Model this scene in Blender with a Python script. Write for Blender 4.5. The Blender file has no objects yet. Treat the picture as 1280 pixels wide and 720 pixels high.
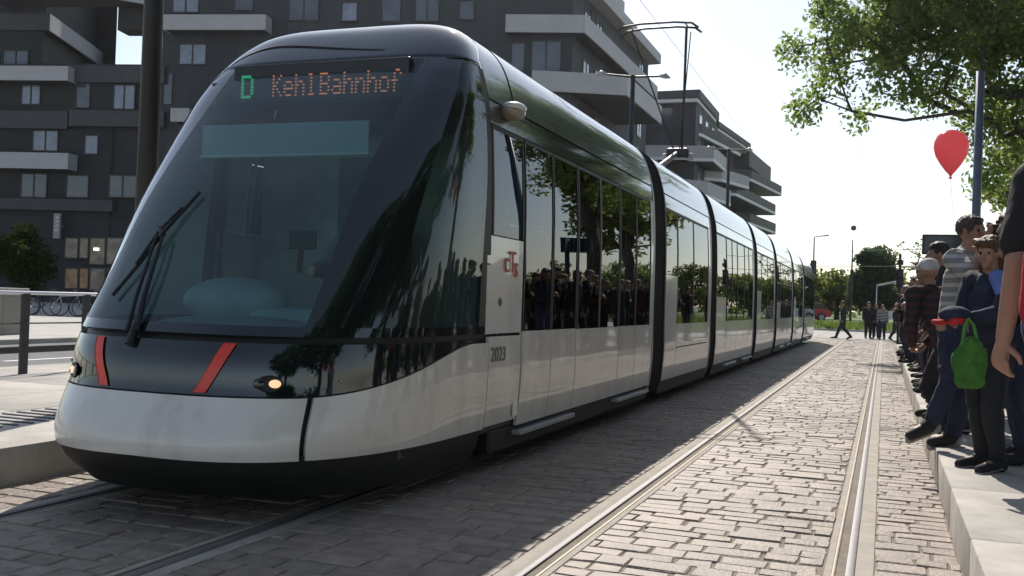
import bpy, bmesh, math, random
import numpy as np
from mathutils import Vector, Matrix
random.seed(7); RNG = np.random.default_rng(7)
scene = bpy.context.scene
COL = scene.collection
R = math.radians
GLARE_HAZE = .00015
PI = math.pi

# ------------------------------------------------------------------ materials
def mat(name, color, rough=0.6, metal=0.0, var=0.0, vscale=8.0, bump=0.0, bscale=40.0, coat=0.0, spec=0.5, emit=None, estr=0.0, color2=None, cscale=4.0):
    m = bpy.data.materials.new(name); m.use_nodes = True
    nt = m.node_tree; b = nt.nodes['Principled BSDF']
    b.inputs['Base Color'].default_value = (*color, 1)
    b.inputs['Roughness'].default_value = rough
    b.inputs['Metallic'].default_value = metal
    b.inputs['Coat Weight'].default_value = coat
    b.inputs['Coat Roughness'].default_value = 0.04
    b.inputs['Specular IOR Level'].default_value = spec
    if emit:
        b.inputs['Emission Color'].default_value = (*emit, 1); b.inputs['Emission Strength'].default_value = estr
    tc = nt.nodes.new('ShaderNodeTexCoord')
    if var > 0 or color2:
        n = nt.nodes.new('ShaderNodeTexNoise'); n.inputs['Scale'].default_value = vscale if not color2 else cscale
        n.inputs['Detail'].default_value = 5; n.inputs['Roughness'].default_value = .65
        nt.links.new(tc.outputs['Object'], n.inputs['Vector'])
        r = nt.nodes.new('ShaderNodeValToRGB')
        c1 = color2 if color2 else tuple(max(0, c*(1-var)) for c in color)
        c2 = color if color2 else tuple(min(1, c*(1+var)) for c in color)
        r.color_ramp.elements[0].color = (*c1, 1); r.color_ramp.elements[1].color = (*c2, 1)
        r.color_ramp.elements[0].position = .35; r.color_ramp.elements[1].position = .65
        nt.links.new(n.outputs['Fac'], r.inputs['Fac']); nt.links.new(r.outputs['Color'], b.inputs['Base Color'])
        rr = nt.nodes.new('ShaderNodeMapRange'); rr.inputs['To Min'].default_value = max(0, rough-.06); rr.inputs['To Max'].default_value = min(1, rough+.08)
        nt.links.new(n.outputs['Fac'], rr.inputs['Value']); nt.links.new(rr.outputs['Result'], b.inputs['Roughness'])
    if bump > 0:
        n2 = nt.nodes.new('ShaderNodeTexNoise'); n2.inputs['Scale'].default_value = bscale; n2.inputs['Detail'].default_value = 4
        nt.links.new(tc.outputs['Object'], n2.inputs['Vector'])
        bp = nt.nodes.new('ShaderNodeBump'); bp.inputs['Strength'].default_value = bump; bp.inputs['Distance'].default_value = .02
        nt.links.new(n2.outputs['Fac'], bp.inputs['Height']); nt.links.new(bp.outputs['Normal'], b.inputs['Normal'])
    return m

def glass_mat(name, tint, rough=0.005, ior=1.5, wave=0.0, veil=0.0):
    m = bpy.data.materials.new(name); m.use_nodes = True
    nt = m.node_tree; nt.nodes.clear()
    o = nt.nodes.new('ShaderNodeOutputMaterial'); mx = nt.nodes.new('ShaderNodeMixShader')
    t = nt.nodes.new('ShaderNodeBsdfTransparent'); t.inputs['Color'].default_value = (*tint, 1)
    g = nt.nodes.new('ShaderNodeBsdfGlossy'); g.inputs['Roughness'].default_value = rough; g.inputs['Color'].default_value = (.96, .98, 1, 1)
    f = nt.nodes.new('ShaderNodeFresnel'); f.inputs['IOR'].default_value = ior
    nt.links.new(f.outputs['Fac'], mx.inputs['Fac']); nt.links.new(t.outputs['BSDF'], mx.inputs[1]); nt.links.new(g.outputs['BSDF'], mx.inputs[2])
    if veil > 0:      # diffuse teal veil, hazy sky reflection put into the pane's colour
        dd = nt.nodes.new('ShaderNodeBsdfDiffuse'); dd.inputs['Color'].default_value = (.50,.62,.62,1); m2 = nt.nodes.new('ShaderNodeMixShader')
        tcd = nt.nodes.new('ShaderNodeTexCoord'); nd = nt.nodes.new('ShaderNodeTexNoise'); nd.inputs['Scale'].default_value = 1.6; nd.inputs['Detail'].default_value = 6; rd = nt.nodes.new('ShaderNodeMapRange'); rd.inputs['To Min'].default_value = veil*.5; rd.inputs['To Max'].default_value = veil*1.5
        nt.links.new(tcd.outputs['Object'], nd.inputs['Vector']); nt.links.new(nd.outputs['Fac'], rd.inputs['Value']); nt.links.new(rd.outputs['Result'], m2.inputs['Fac'])
        nt.links.new(mx.outputs['Shader'], m2.inputs[1]); nt.links.new(dd.outputs['BSDF'], m2.inputs[2]); nt.links.new(m2.outputs['Shader'], o.inputs['Surface'])
    else: nt.links.new(mx.outputs['Shader'], o.inputs['Surface'])
    if wave > 0:
        tc = nt.nodes.new('ShaderNodeTexCoord'); n = nt.nodes.new('ShaderNodeTexNoise'); n.inputs['Scale'].default_value = .9; n.inputs['Detail'].default_value = 1
        bp = nt.nodes.new('ShaderNodeBump'); bp.inputs['Strength'].default_value = wave; bp.inputs['Distance'].default_value = .05
        nt.links.new(tc.outputs['Object'], n.inputs['Vector']); nt.links.new(n.outputs['Fac'], bp.inputs['Height'])
        nt.links.new(bp.outputs['Normal'], g.inputs['Normal'])
    return m

def leaf_mat(name, c1, c2, trans=.45, val=2.0):
    m = bpy.data.materials.new(name); m.use_nodes = True
    nt = m.node_tree; nt.nodes.clear()
    o = nt.nodes.new('ShaderNodeOutputMaterial'); mx = nt.nodes.new('ShaderNodeMixShader'); mx.inputs['Fac'].default_value = trans
    d = nt.nodes.new('ShaderNodeBsdfDiffuse'); t = nt.nodes.new('ShaderNodeBsdfTranslucent')
    g = nt.nodes.new('ShaderNodeNewGeometry'); r = nt.nodes.new('ShaderNodeValToRGB')
    r.color_ramp.elements[0].color = (*c1, 1); r.color_ramp.elements[1].color = (*c2, 1)
    nt.links.new(g.outputs['Random Per Island'], r.inputs['Fac'])
    hs = nt.nodes.new('ShaderNodeHueSaturation'); hs.inputs['Hue'].default_value = .48; hs.inputs['Value'].default_value = val
    nt.links.new(r.outputs['Color'], d.inputs['Color']); nt.links.new(r.outputs['Color'], hs.inputs['Color']); nt.links.new(hs.outputs['Color'], t.inputs['Color'])
    nt.links.new(d.outputs['BSDF'], mx.inputs[1]); nt.links.new(t.outputs['BSDF'], mx.inputs[2]); nt.links.new(mx.outputs['Shader'], o.inputs['Surface'])
    return m

# ------------------------------------------------------------------ mesh helpers
class MB:
    """collects verts and faces of one mesh"""
    def __init__(s): s.v = []; s.f = []
    def add(s, v, f):
        o = len(s.v); s.v += [tuple(map(float, p)) for p in v]; s.f += [tuple(i+o for i in q) for q in f]; return s
    def box(s, lo, hi, bev=0.0):
        x0, y0, z0 = lo; x1, y1, z1 = hi
        if bev <= 0:
            return s.add([(x0,y0,z0),(x1,y0,z0),(x1,y1,z0),(x0,y1,z0),(x0,y0,z1),(x1,y0,z1),(x1,y1,z1),(x0,y1,z1)],
                         [(0,3,2,1),(4,5,6,7),(0,1,5,4),(1,2,6,5),(2,3,7,6),(3,0,4,7)])
        b = min(bev, (x1-x0)*.45, (y1-y0)*.45, (z1-z0)*.45)
        bm = bmesh.new(); bmesh.ops.create_cube(bm, size=1)
        for q in bm.verts: q.co = Vector(((x0+x1)/2+q.co.x*(x1-x0), (y0+y1)/2+q.co.y*(y1-y0), (z0+z1)/2+q.co.z*(z1-z0)))
        bmesh.ops.bevel(bm, geom=bm.edges[:], offset=b, segments=2, affect='EDGES', profile=.5)
        s.bm(bm); return s
    def bm(s, bm):
        bm.verts.index_update(); s.add([q.co[:] for q in bm.verts], [[q.index for q in f.verts] for f in bm.faces]); bm.free(); return s
    def tube(s, pts, rad, n=8, cap=True):
        pts = [Vector(p) for p in pts]; rad = rad if hasattr(rad, '__len__') else [rad]*len(pts)
        vs = []; fs = []; prev = None
        for i, p in enumerate(pts):
            d = (pts[min(i+1, len(pts)-1)]-pts[max(i-1, 0)]).normalized()
            if prev is None:
                a = Vector((0,0,1)) if abs(d.z) < .9 else Vector((1,0,0)); u = d.cross(a).normalized()
            else:
                u = (prev-d*prev.dot(d)).normalized()
            prev = u; w = d.cross(u)
            for k in range(n):
                t = 2*PI*k/n; vs.append(p+(u*math.cos(t)+w*math.sin(t))*rad[i])
        for i in range(len(pts)-1):
            for k in range(n): fs.append((i*n+k, i*n+(k+1)%n, (i+1)*n+(k+1)%n, (i+1)*n+k))
        if cap: fs.append(tuple(range(n))[::-1]); fs.append(tuple((len(pts)-1)*n+k for k in range(n)))
        return s.add(vs, fs)
    def lathe(s, prof, n=16, c=(0,0,0), axis='z'):
        vs = []; fs = []
        for r, h in prof:
            for k in range(n):
                t = 2*PI*k/n; a, b = r*math.cos(t), r*math.sin(t)
                p = {'z': (a, b, h), 'x': (h, a, b), 'y': (b, h, a)}[axis]
                vs.append((c[0]+p[0], c[1]+p[1], c[2]+p[2]))
        for i in range(len(prof)-1):
            for k in range(n): fs.append((i*n+k, i*n+(k+1)%n, (i+1)*n+(k+1)%n, (i+1)*n+k))
        return s.add(vs, fs)
    def ell(s, c, r, nu=16, nv=10):
        vs = []; fs = []
        for j in range(nv+1):
            ph = PI*j/nv
            for k in range(nu):
                t = 2*PI*k/nu
                vs.append((c[0]+r[0]*math.sin(ph)*math.cos(t), c[1]+r[1]*math.sin(ph)*math.sin(t), c[2]-r[2]*math.cos(ph)))
        for j in range(nv):
            for k in range(nu): fs.append((j*nu+k, j*nu+(k+1)%nu, (j+1)*nu+(k+1)%nu, (j+1)*nu+k))
        return s.add(vs, fs)
    def prism(s, poly, z0, z1):
        n = len(poly)
        a = sum(poly[i][0]*poly[(i+1)%n][1]-poly[(i+1)%n][0]*poly[i][1] for i in range(n))
        if a < 0: poly = poly[::-1]
        z0 = z0 if hasattr(z0, '__len__') else [z0]*n
        v = [(p[0], p[1], z0[i]) for i, p in enumerate(poly)]+[(p[0], p[1], z1) for p in poly]
        f = [tuple(range(n))[::-1], tuple(range(n, 2*n))]+[(i, (i+1)%n, n+(i+1)%n, n+i) for i in range(n)]
        return s.add(v, f)
    def grid(s, P, th=0.0, nrm=None, flip=False):
        """P (nu,nv,3) outer sheet, with a rim turned inward by th"""
        P = np.asarray(P, float); nu, nv = P.shape[:2]
        idx = np.arange(nu*nv).reshape(nu, nv)
        f = [(idx[i,j], idx[i+1,j], idx[i+1,j+1], idx[i,j+1]) for i in range(nu-1) for j in range(nv-1)]
        v = P.reshape(-1, 3)
        if th > 0:
            if nrm is None:
                du = np.gradient(P, axis=0); dv = np.gradient(P, axis=1); N = np.cross(du, dv); N /= np.linalg.norm(N, axis=-1, keepdims=True)+1e-9
            else: N = nrm
            ring = [(i,0) for i in range(nu)]+[(nu-1,j) for j in range(1,nv)]+[(i,nv-1) for i in range(nu-2,-1,-1)]+[(0,j) for j in range(nv-2,0,-1)]
            inner = np.array([P[a]-N[a]*th*(-1 if flip else 1) for a in ring]); o = nu*nv; m = len(ring)
            v = np.concatenate([v, inner])
            for k in range(m):
                a, b = idx[ring[k]], idx[ring[(k+1)%m]]
                f.append((a, o+k, o+(k+1)%m, b))
        if flip: f = [q[::-1] for q in f]
        return s.add(v, f)

def mesh_from(name, v, f, m, smooth=False, auto=None):
    me = bpy.data.meshes.new(name); me.from_pydata([tuple(p) for p in v], [], [tuple(int(i) for i in q) for q in f]); me.update()
    if isinstance(m, (list, tuple)):
        for k in m: me.materials.append(k)
    elif m: me.materials.append(m)
    if smooth: me.shade_smooth()
    if auto is not None:
        bm = bmesh.new(); bm.from_mesh(me); bm.normal_update()
        bmesh.ops.recalc_face_normals(bm, faces=bm.faces[:])
        for e in bm.edges: e.smooth = not (len(e.link_faces) == 2 and e.calc_face_angle(0) > R(auto))
        for q in bm.faces: q.smooth = True
        bm.to_mesh(me); bm.free()
    return me
def link(o, parent=None):
    COL.objects.link(o)
    if parent is not None: o.parent = parent
    return o
LOC = {}
def thing(name, label, cat, loc=(0,0,0), rz=0.0, group=None):
    o = bpy.data.objects.new(name, None); o.empty_display_size = .2; link(o); o.location = loc; o.rotation_euler = (0,0,rz)
    o['label'] = label; o['category'] = cat
    if group: o['group'] = group
    LOC[o.name] = Vector(loc); return o
def root_of(o):
    while o.parent: o = o.parent
    return o
def part(name, mb, m, parent, world=False, smooth=False, auto=None, label=None):
    v, f = mb.v, mb.f
    if world:
        L = LOC[root_of(parent).name]; v = [(p[0]-L[0], p[1]-L[1], p[2]-L[2]) for p in v]
    o = bpy.data.objects.new(name, mesh_from(name, v, f, m, smooth, auto)); link(o, parent)
    if label: o['label'] = label
    return o
def single(name, mb, m, label=None, cat=None, kind=None, group=None, smooth=False, auto=None, loc=(0,0,0), rz=0):
    o = bpy.data.objects.new(name, mesh_from(name, mb.v, mb.f, m, smooth, auto)); link(o); o.location = loc; o.rotation_euler = (0,0,rz)
    if label: o['label'] = label
    if cat: o['category'] = cat
    if kind: o['kind'] = kind
    if group: o['group'] = group
    return o
def copy_thing(o, loc, rz=0.0, label=None):
    r = o.copy(); COL.objects.link(r); r.location = loc; r.rotation_euler = (0,0,rz)
    if label: r['label'] = label
    for ch in list(o.children):
        c = ch.copy(); COL.objects.link(c); c.parent = r
        for g in list(ch.children):
            d = g.copy(); COL.objects.link(d); d.parent = c
    LOC[r.name] = Vector(loc); return r
def text_mb(s, size, extrude, M):
    cu = bpy.data.curves.new('t', 'FONT'); cu.body = s; cu.size = size; cu.extrude = extrude; cu.resolution_u = 3
    o = bpy.data.objects.new('t', cu); COL.objects.link(o)
    dg = bpy.context.evaluated_depsgraph_get(); me = bpy.data.meshes.new_from_object(o.evaluated_get(dg))
    mb = MB(); mb.add([(M @ v.co)[:] for v in me.vertices], [tuple(p.vertices) for p in me.polygons])
    bpy.data.objects.remove(o); bpy.data.curves.remove(cu); bpy.data.meshes.remove(me)
    return mb

# ------------------------------------------------------------------ camera (f = 1250 px at 1280 wide, rolled 2 degrees)
YAW, PITCH, ROLL, CH = R(20.436), R(0.674), R(2.0), 1.32
fw = Vector((-math.sin(YAW)*math.cos(PITCH), math.cos(YAW)*math.cos(PITCH), math.sin(PITCH)))
rt = Vector((math.cos(YAW), math.sin(YAW), 0)); up = rt.cross(fw)
cam = bpy.data.cameras.new('camera'); cam.sensor_width = 36; cam.lens = 36*1250/1280; cam.clip_start = .05; cam.clip_end = 3000
cob = bpy.data.objects.new('camera', cam); COL.objects.link(cob); scene.camera = cob
r2 = rt*math.cos(ROLL)+up*math.sin(ROLL); u2 = up*math.cos(ROLL)-rt*math.sin(ROLL)
cob.matrix_world = Matrix(((r2.x,u2.x,-fw.x,0),(r2.y,u2.y,-fw.y,0),(r2.z,u2.z,-fw.z,CH),(0,0,0,1)))
_c, _s = math.cos(ROLL), math.sin(ROLL)
def ray(px, py):
    x, y = px-640, py-360; x0, y0 = x*_c+y*_s, -x*_s+y*_c
    return fw+rt*(x0/1250)-up*(y0/1250)
CAM = Vector((0,0,CH))
def atD(px, py, d): return CAM+ray(px, py)*d
def atX(px, py, X): d = ray(px, py); return CAM+d*(X/d.x)
def atY(px, py, Y): d = ray(px, py); return CAM+d*(Y/d.y)
def atZ(px, py, Z): d = ray(px, py); return CAM+d*((Z-CH)/d.z)

# ------------------------------------------------------------------ light
w = bpy.data.worlds.new('World'); scene.world = w; w.use_nodes = True
nt = w.node_tree; bg = nt.nodes['Background']; sky = nt.nodes.new('ShaderNodeTexSky'); sky.sky_type = 'NISHITA'; sky.sun_disc = False
SUN_EL, SUN_AZ = R(39.5), R(-17.4)      # 17.4 degrees left of the track direction
sky.sun_elevation = SUN_EL; sky.sun_rotation = SUN_AZ; sky.air_density = 1.0; sky.dust_density = .6; sky.ozone_density = 1.0
hs_ = nt.nodes.new('ShaderNodeHueSaturation'); hs_.inputs['Saturation'].default_value = .72; nt.links.new(sky.outputs['Color'], hs_.inputs['Color']); nt.links.new(hs_.outputs['Color'], bg.inputs['Color']); bg.inputs['Strength'].default_value = 0.122
sl = bpy.data.lights.new('sun', 'SUN'); sl.energy = 4.8; sl.angle = R(.53); sl.color = (1, .93, .84)
so = bpy.data.objects.new('sun', sl); COL.objects.link(so)
sd = Vector((math.sin(SUN_AZ)*math.cos(SUN_EL), math.cos(SUN_AZ)*math.cos(SUN_EL), math.sin(SUN_EL)))
so.rotation_euler = sd.to_track_quat('Z', 'Y').to_euler()
so.location = (0, 0, 60)
scene.view_settings.view_transform = 'Standard'; scene.view_settings.look = 'None'; scene.view_settings.exposure = 0.12; scene.view_settings.gamma = 1
scene.render.engine = 'CYCLES'; scene.cycles.use_denoising = True
scene.cycles.max_bounces = 10; scene.cycles.transparent_max_bounces = 24; scene.cycles.glossy_bounces = 5; scene.cycles.diffuse_bounces = 3; scene.cycles.caustics_reflective = False; scene.cycles.caustics_refractive = False
hz = bpy.data.meshes.new('glare_haze'); bmh = bmesh.new(); bmesh.ops.create_cube(bmh, size=1)  # added scattering volume standing in for the lens's veiling glare
for q in bmh.verts: q.co = Vector((q.co.x*640, 60+q.co.y*640, 14.7+q.co.z*32.6))
bmh.to_mesh(hz); bmh.free(); ho = bpy.data.objects.new('glare_haze', hz); COL.objects.link(ho); ho['kind'] = 'stuff'
hm = bpy.data.materials.new('glare_haze_mat'); hm.use_nodes = True; hn = hm.node_tree; hn.nodes.clear()
hv_ = hn.nodes.new('ShaderNodeVolumePrincipled'); hv_.inputs['Color'].default_value = (.93,.95,1,1); hv_.inputs['Density'].default_value = GLARE_HAZE; hv_.inputs['Anisotropy'].default_value = .78
hout = hn.nodes.new('ShaderNodeOutputMaterial'); hn.links.new(hv_.outputs['Volume'], hout.inputs['Volume']); hz.materials.append(hm)
scene.cycles.volume_bounces = 0
scene.cycles.sample_clamp_indirect = 6
# ------------------------------------------------------------------ ground, track bed, platforms
TC, OC = -3.926, -0.865          # centre of the tram's track, of the empty track
XR, XL, PH = 0.42, -5.30, 0.25   # platform edges and height
M_ground = mat('ground_mat', (.30,.28,.26), .9, var=.15, vscale=.6, bump=.25, bscale=30)
M_mortar = mat('mortar_mat', (.31,.265,.21), .95, color2=(.22,.19,.15), cscale=3, bump=.6, bscale=60)
M_band = mat('band_mat', (.42,.38,.32), .85, var=.14, vscale=5, bump=.3, bscale=90)
M_steel = mat('steel_mat', (.17,.165,.17), .62, metal=.6, var=.15, vscale=3)
M_groove = mat('groove_mat', (.03,.028,.026), .8, var=.3)
M_plat = mat('platform_mat', (.52,.495,.45), .8, color2=(.40,.375,.335), cscale=1.6, bump=.15, bscale=120)
M_kerb = mat('kerb_mat', (.53,.50,.45), .8, color2=(.36,.335,.295), cscale=2.6, bump=.2, bscale=80)
M_asph = mat('asphalt_mat', (.16,.16,.165), .85, var=.2, vscale=1.5, bump=.3, bscale=150)
M_white = mat('road_paint_mat', (.75,.75,.72), .7, var=.1)
M_dark = mat('dark_metal_mat', (.03,.032,.036), .45, var=.2, vscale=6)

def cobble_mat():
    m = bpy.data.materials.new('cobble_mat'); m.use_nodes = True; nt = m.node_tree; b = nt.nodes['Principled BSDF']
    g = nt.nodes.new('ShaderNodeNewGeometry'); r = nt.nodes.new('ShaderNodeValToRGB')
    cs = [(0,(.245,.20,.162)),(.3,(.285,.233,.188)),(.6,(.305,.247,.20)),(.85,(.33,.27,.216)),(1,(.265,.22,.185))]
    while len(r.color_ramp.elements) < len(cs): r.color_ramp.elements.new(.5)
    for e, (p, c) in zip(r.color_ramp.elements, cs): e.position = p; e.color = (*c, 1)
    nt.links.new(g.outputs['Random Per Island'], r.inputs['Fac'])
    tc = nt.nodes.new('ShaderNodeTexCoord'); n = nt.nodes.new('ShaderNodeTexNoise'); n.inputs['Scale'].default_value = 9; n.inputs['Detail'].default_value = 6
    nt.links.new(tc.outputs['Object'], n.inputs['Vector'])
    n3 = nt.nodes.new('ShaderNodeTexNoise'); n3.inputs['Scale'].default_value = .45; n3.inputs['Detail'].default_value = 4; nt.links.new(tc.outputs['Object'], n3.inputs['Vector'])
    ad = nt.nodes.new('ShaderNodeMath'); ad.operation = 'ADD'; nt.links.new(n.outputs['Fac'], ad.inputs[0]); nt.links.new(n3.outputs['Fac'], ad.inputs[1])
    mr = nt.nodes.new('ShaderNodeMapRange'); mr.inputs['From Min'].default_value = .6; mr.inputs['From Max'].default_value = 1.4; mr.inputs['To Min'].default_value = .52; mr.inputs['To Max'].default_value = 1.36
    nt.links.new(ad.outputs[0], mr.inputs['Value'])
    mx = nt.nodes.new('ShaderNodeMix'); mx.data_type = 'RGBA'; mx.blend_type = 'MULTIPLY'; mx.inputs['Factor'].default_value = 1
    nt.links.new(r.outputs['Color'], mx.inputs[6]); nt.links.new(mr.outputs['Result'], mx.inputs[7]); nt.links.new(mx.outputs[2], b.inputs['Base Color'])
    b.inputs['Roughness'].default_value = .62
    n2 = nt.nodes.new('ShaderNodeTexNoise'); n2.inputs['Scale'].default_value = 38; n2.inputs['Detail'].default_value = 5; nt.links.new(tc.outputs['Object'], n2.inputs['Vector'])
    bp = nt.nodes.new('ShaderNodeBump'); bp.inputs['Strength'].default_value = .55; bp.inputs['Distance'].default_value = .012
    nt.links.new(n2.outputs['Fac'], bp.inputs['Height']); nt.links.new(bp.outputs['Normal'], b.inputs['Normal'])
    return m
M_cob = cobble_mat()

single('ground', MB().box((-315,-255,-.6),(315,375,-.09)), M_ground, kind='structure')
single('track_bed', MB().box((XL-.02,-6,-.3),(XR+.02,52,-.0085)), M_mortar, kind='structure')
# rails, grooves and the smooth bands beside them
rb, gb, bb, lp = MB(), MB(), MB(), MB(); zones = []; cuts = []
for c in (TC, OC):
    for s in (-1, 1):
        e = c+s*.7175                       # gauge face
        def seg(a, b_): x = sorted((e+s*a, e+s*b_)); return x
        x = seg(0, .046); rb.box((x[0],-6,-.06),(x[1],75,.004), .006)
        x = seg(-.045, -.001); gb.box((x[0],-6,-.06),(x[1],75,-.032))
        x = seg(-.064, -.046); lp.box((x[0],-6,-.06),(x[1],75,-.001), .004)
        x = seg(.047, .135); bb.box((x[0],-6,-.06),(x[1],52,-.002))
        x = seg(-.10, -.065); bb.box((x[0],-6,-.06),(x[1],52,-.004))
        cuts.append(sorted((e+s*.137, e-s*.102)))
single('rail_lips', lp, mat('rail_lip_mat', (.24,.20,.16), .6, metal=.4, var=.25, vscale=6), kind='structure', auto=40); single('rails', rb, M_steel, kind='structure', auto=40); single('rail_grooves', gb, M_groove, kind='structure'); single('rail_bands', bb, M_band, kind='structure')
cuts.sort(); edges = [XL]+[v for c in cuts for v in c]+[XR]
zones = [(edges[i], edges[i+1]) for i in range(0, len(edges), 2)]
V, Fq = [], []
for (x0, x1) in zones:
    y = -3.0
    while y < 51.6:
        dy = RNG.uniform(.13,.185); x = x0-RNG.uniform(0,.12)
        sl = RNG.uniform(-.02,.02)
        while x < x1:
            dx = RNG.uniform(.16,.36)
            a, b_ = max(x, x0), min(x+dx, x1)
            if b_-a > .05:
                g = .006; h = RNG.uniform(-.003,.004)
                def yy(px): return y+sl*(px-x0)
                base = [(a+g, yy(a)+g), (b_-g, yy(b_)+g), (b_-g, yy(b_)+dy-g), (a+g, yy(a)+dy-g)]
                base = [(px+RNG.uniform(-.008,.008), py+RNG.uniform(-.009,.009)) for px, py in base]
                base = [(min(max(px, x0+.001), x1-.001), py) for px, py in base]
                cx, cy = sum(p[0] for p in base)/4, sum(p[1] for p in base)/4
                o = len(V)
                for px, py in base: V.append((px, py, -.05))
                for px, py in base: V.append((px, py, h-.007))
                for px, py in base: V.append((cx+(px-cx)*.93, cy+(py-cy)*.88, h+RNG.uniform(-.003,.002)))
                V.append((cx, cy, h+.001))
                for k in range(4):
                    n = (k+1) % 4
                    Fq += [(o+k,o+n,o+4+n,o+4+k),(o+4+k,o+4+n,o+8+n,o+8+k),(o+8+k,o+8+n,o+12)]
            x += dx
        y += dy
cm = MB(); cm.v = V; cm.f = Fq
single('cobblestones', cm, M_cob, kind='structure')

# right platform: edge stones with joints, slab behind, pavement beyond
pm, km = MB(), MB()
km_y = -4.0
ys = [5.31+1.5*i for i in range(-7, 22)]
for a, b_ in zip(ys[:-1], ys[1:]): km.box((XR, a+.004, -.3),(XR+.62, b_-.004, PH), .012)
single('platform_edge', km, M_kerb, kind='structure', auto=35)
for i in range(24):
    for j in range(10):
        a = (XR+.628+j*.8, -5.2+i*1.62); pm.box((a[0]+.003, a[1]+.003, -.3),(a[0]+.797, a[1]+1.617, PH-.003-.002*((i*7+j*3) % 3)), .006)
single('platform_paving', pm, M_plat, kind='structure', auto=35)
single('pavement', MB().box((XR+8.64,-20,-.3),(60,48,.12)), M_plat, kind='structure')
# left platform
lm, tm, tl = MB(), MB(), MB()
for i in range(24):
    y = -4+i*2.0
    lm.box((XL-.42, y+.004, -.3),(XL, y+1.996, PH), .012)
single('platform_edge', lm, M_kerb, kind='structure', auto=35)
pl = MB()
for i in range(26):
    for j in range(3): pl.box((XL-1.48-(j+1)*.98+.006, -5+i*1.9+.006, -.3),(XL-1.48-j*.98-.006, -5+i*1.9+1.894, PH-.003), .006)
    pl.box((XL-.70+.003, -5+i*1.9+.006, -.3),(XL-.425, -5+i*1.9+1.894, PH-.003), .006)
single('platform_paving', pl, M_plat, kind='structure', auto=35)
M_grate = mat('drain_frame_mat', (.44,.42,.39), .6, var=.2, vscale=10)
single('drain_strip', MB().box((XL-1.475,-5,-.3),(XL-.703,44,PH-.006)), M_grate, kind='structure')
for i in range(330):
    y = -4.9+i*.148; tl.box((XL-1.40, y,PH-.02),(XL-.78, y+.032,PH+.003))
single('drain_slots', tl, mat('drain_slot_mat', (.09,.09,.095), .7), kind='structure')
single('platform_back', MB().box((XL-5.2,-5,-.3),(XL-4.43,44,PH-.012), .02), M_kerb, kind='structure')
# road on the left, forecourt in front of the flats
single('side_road', MB().box((-17.5,-60,-.3),(XL-5.21,48,-.012)), M_asph, kind='structure')
mk = MB()
for i in range(14): mk.box((-13.9,-4+i*4.2,-.02),(-13.75,-2+i*4.2,-.008))
mk.box((XL-5.75,-40,-.02),(XL-5.62,48,-.008))
single('lane_markings', mk, M_white, kind='structure')
single('kerb', MB().box((-17.75,-60,-.3),(-17.5,48,.10), .02), M_kerb, kind='structure')
single('forecourt', MB().box((-90,-60,-.3),(-17.76,70,.085)), mat('forecourt_mat', (.46,.44,.41), .8, var=.1, vscale=1.2, bump=.1), kind='structure')
# street across the far end
single('cross_street', MB().box((-120,52.01,-.3),(90,70,-.006)), mat('cross_street_mat', (.40,.38,.36), .85, var=.1, vscale=.8, bump=.2), kind='structure')
single('far_kerb', MB().box((-120,70,-.3),(90,70.3,.12)), M_kerb, kind='structure')
# ------------------------------------------------------------------ the tram
XC = TC
QZ = np.array([[.12,1.10],[.3,1.17],[.6,1.2],[1.06,1.2],[2.0,1.195],[2.6,1.165],[2.85,1.125],[3.12,1.04],[3.29,.92],[3.40,.74],[3.46,.45],[3.48,0]])
QS = np.array([0,.5,1.,2,3,4,5,6,7,8,9,10.])/10
NP = dict(yb=4.57,s=.721,c=.065,y12=.205,y45=-.1,y106=.178,ytop=7.195,Yb=6.4,Yt=6.9,a0=2.691,a1=4.0,b0=2.84,b1=5.0)
def pch(x, xp, fp):
    x = np.asarray(x, float); xp = np.asarray(xp, float); fp = np.asarray(fp, float)
    m = np.gradient(fp, xp); i = np.clip(np.searchsorted(xp, x)-1, 0, len(xp)-2); h = xp[i+1]-xp[i]; t = (x-xp[i])/h
    return (2*t**3-3*t**2+1)*fp[i]+(t**3-2*t**2+t)*h*m[i]+(-2*t**3+3*t**2)*fp[i+1]+(t**3-t**2)*h*m[i+1]
def q_of_z(z): return np.interp(z, QZ[:,0], QS)
def zq(q): return float(pch(q, QS, QZ[:,0]))
def wq(q): return float(max(0, pch(q, QS, QZ[:,1])))
def y0q(q):
    zk = [.12,.45,.7,1.06,1.6,2.1,2.6,2.85,3.05]; f = lambda z: NP['yb']+NP['y106']+NP['s']*(z-1.06)+NP['c']*(z-1.06)**2
    ys = [NP['yb']+NP['y12'], NP['yb']+NP['y45']+.04, NP['yb']+.06, NP['yb']+NP['y106']]+[f(z) for z in zk[4:]]
    yl = ys[-1]; g = lambda u: yl+(NP['ytop']-yl)*u
    return float(pch(q, list(np.interp(zk, QZ[:,0], QS))+[.8,.9,1.], ys+[g(.55),g(.85),g(1.)]))
_T = np.linspace(0, 1, 500)**3
_cache = {}
def plan(q):
    """half plan outline at level q: x offset, y, arc length"""
    k = round(float(q), 5)
    if k in _cache: return _cache[k]
    y0 = y0q(q); qq = min(max((q-.2)/.6, 0), 1)
    Y = NP['Yb']+(NP['Yt']-NP['Yb'])*qq; D = max(Y-y0, .35)
    a = NP['a0']+(NP['a1']-NP['a0'])*qq; b = NP['b0']+(NP['b1']-NP['b0'])*qq
    x = wq(q)*(1-(1-_T)**a)**(1/b); y = y0+D*_T
    ye = max(6.85, y[-1]+.02)
    x = np.append(x, np.full(6, x[-1])); y = np.append(y, np.linspace(y[-1], ye, 7)[1:])
    s = np.concatenate([[0], np.cumsum(np.hypot(np.diff(x), np.diff(y)))]); tt = np.append(_T, np.linspace(1, 1.2, 7)[1:])
    _cache[k] = (x, y, s/s[-1], tt); return _cache[k]
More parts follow.
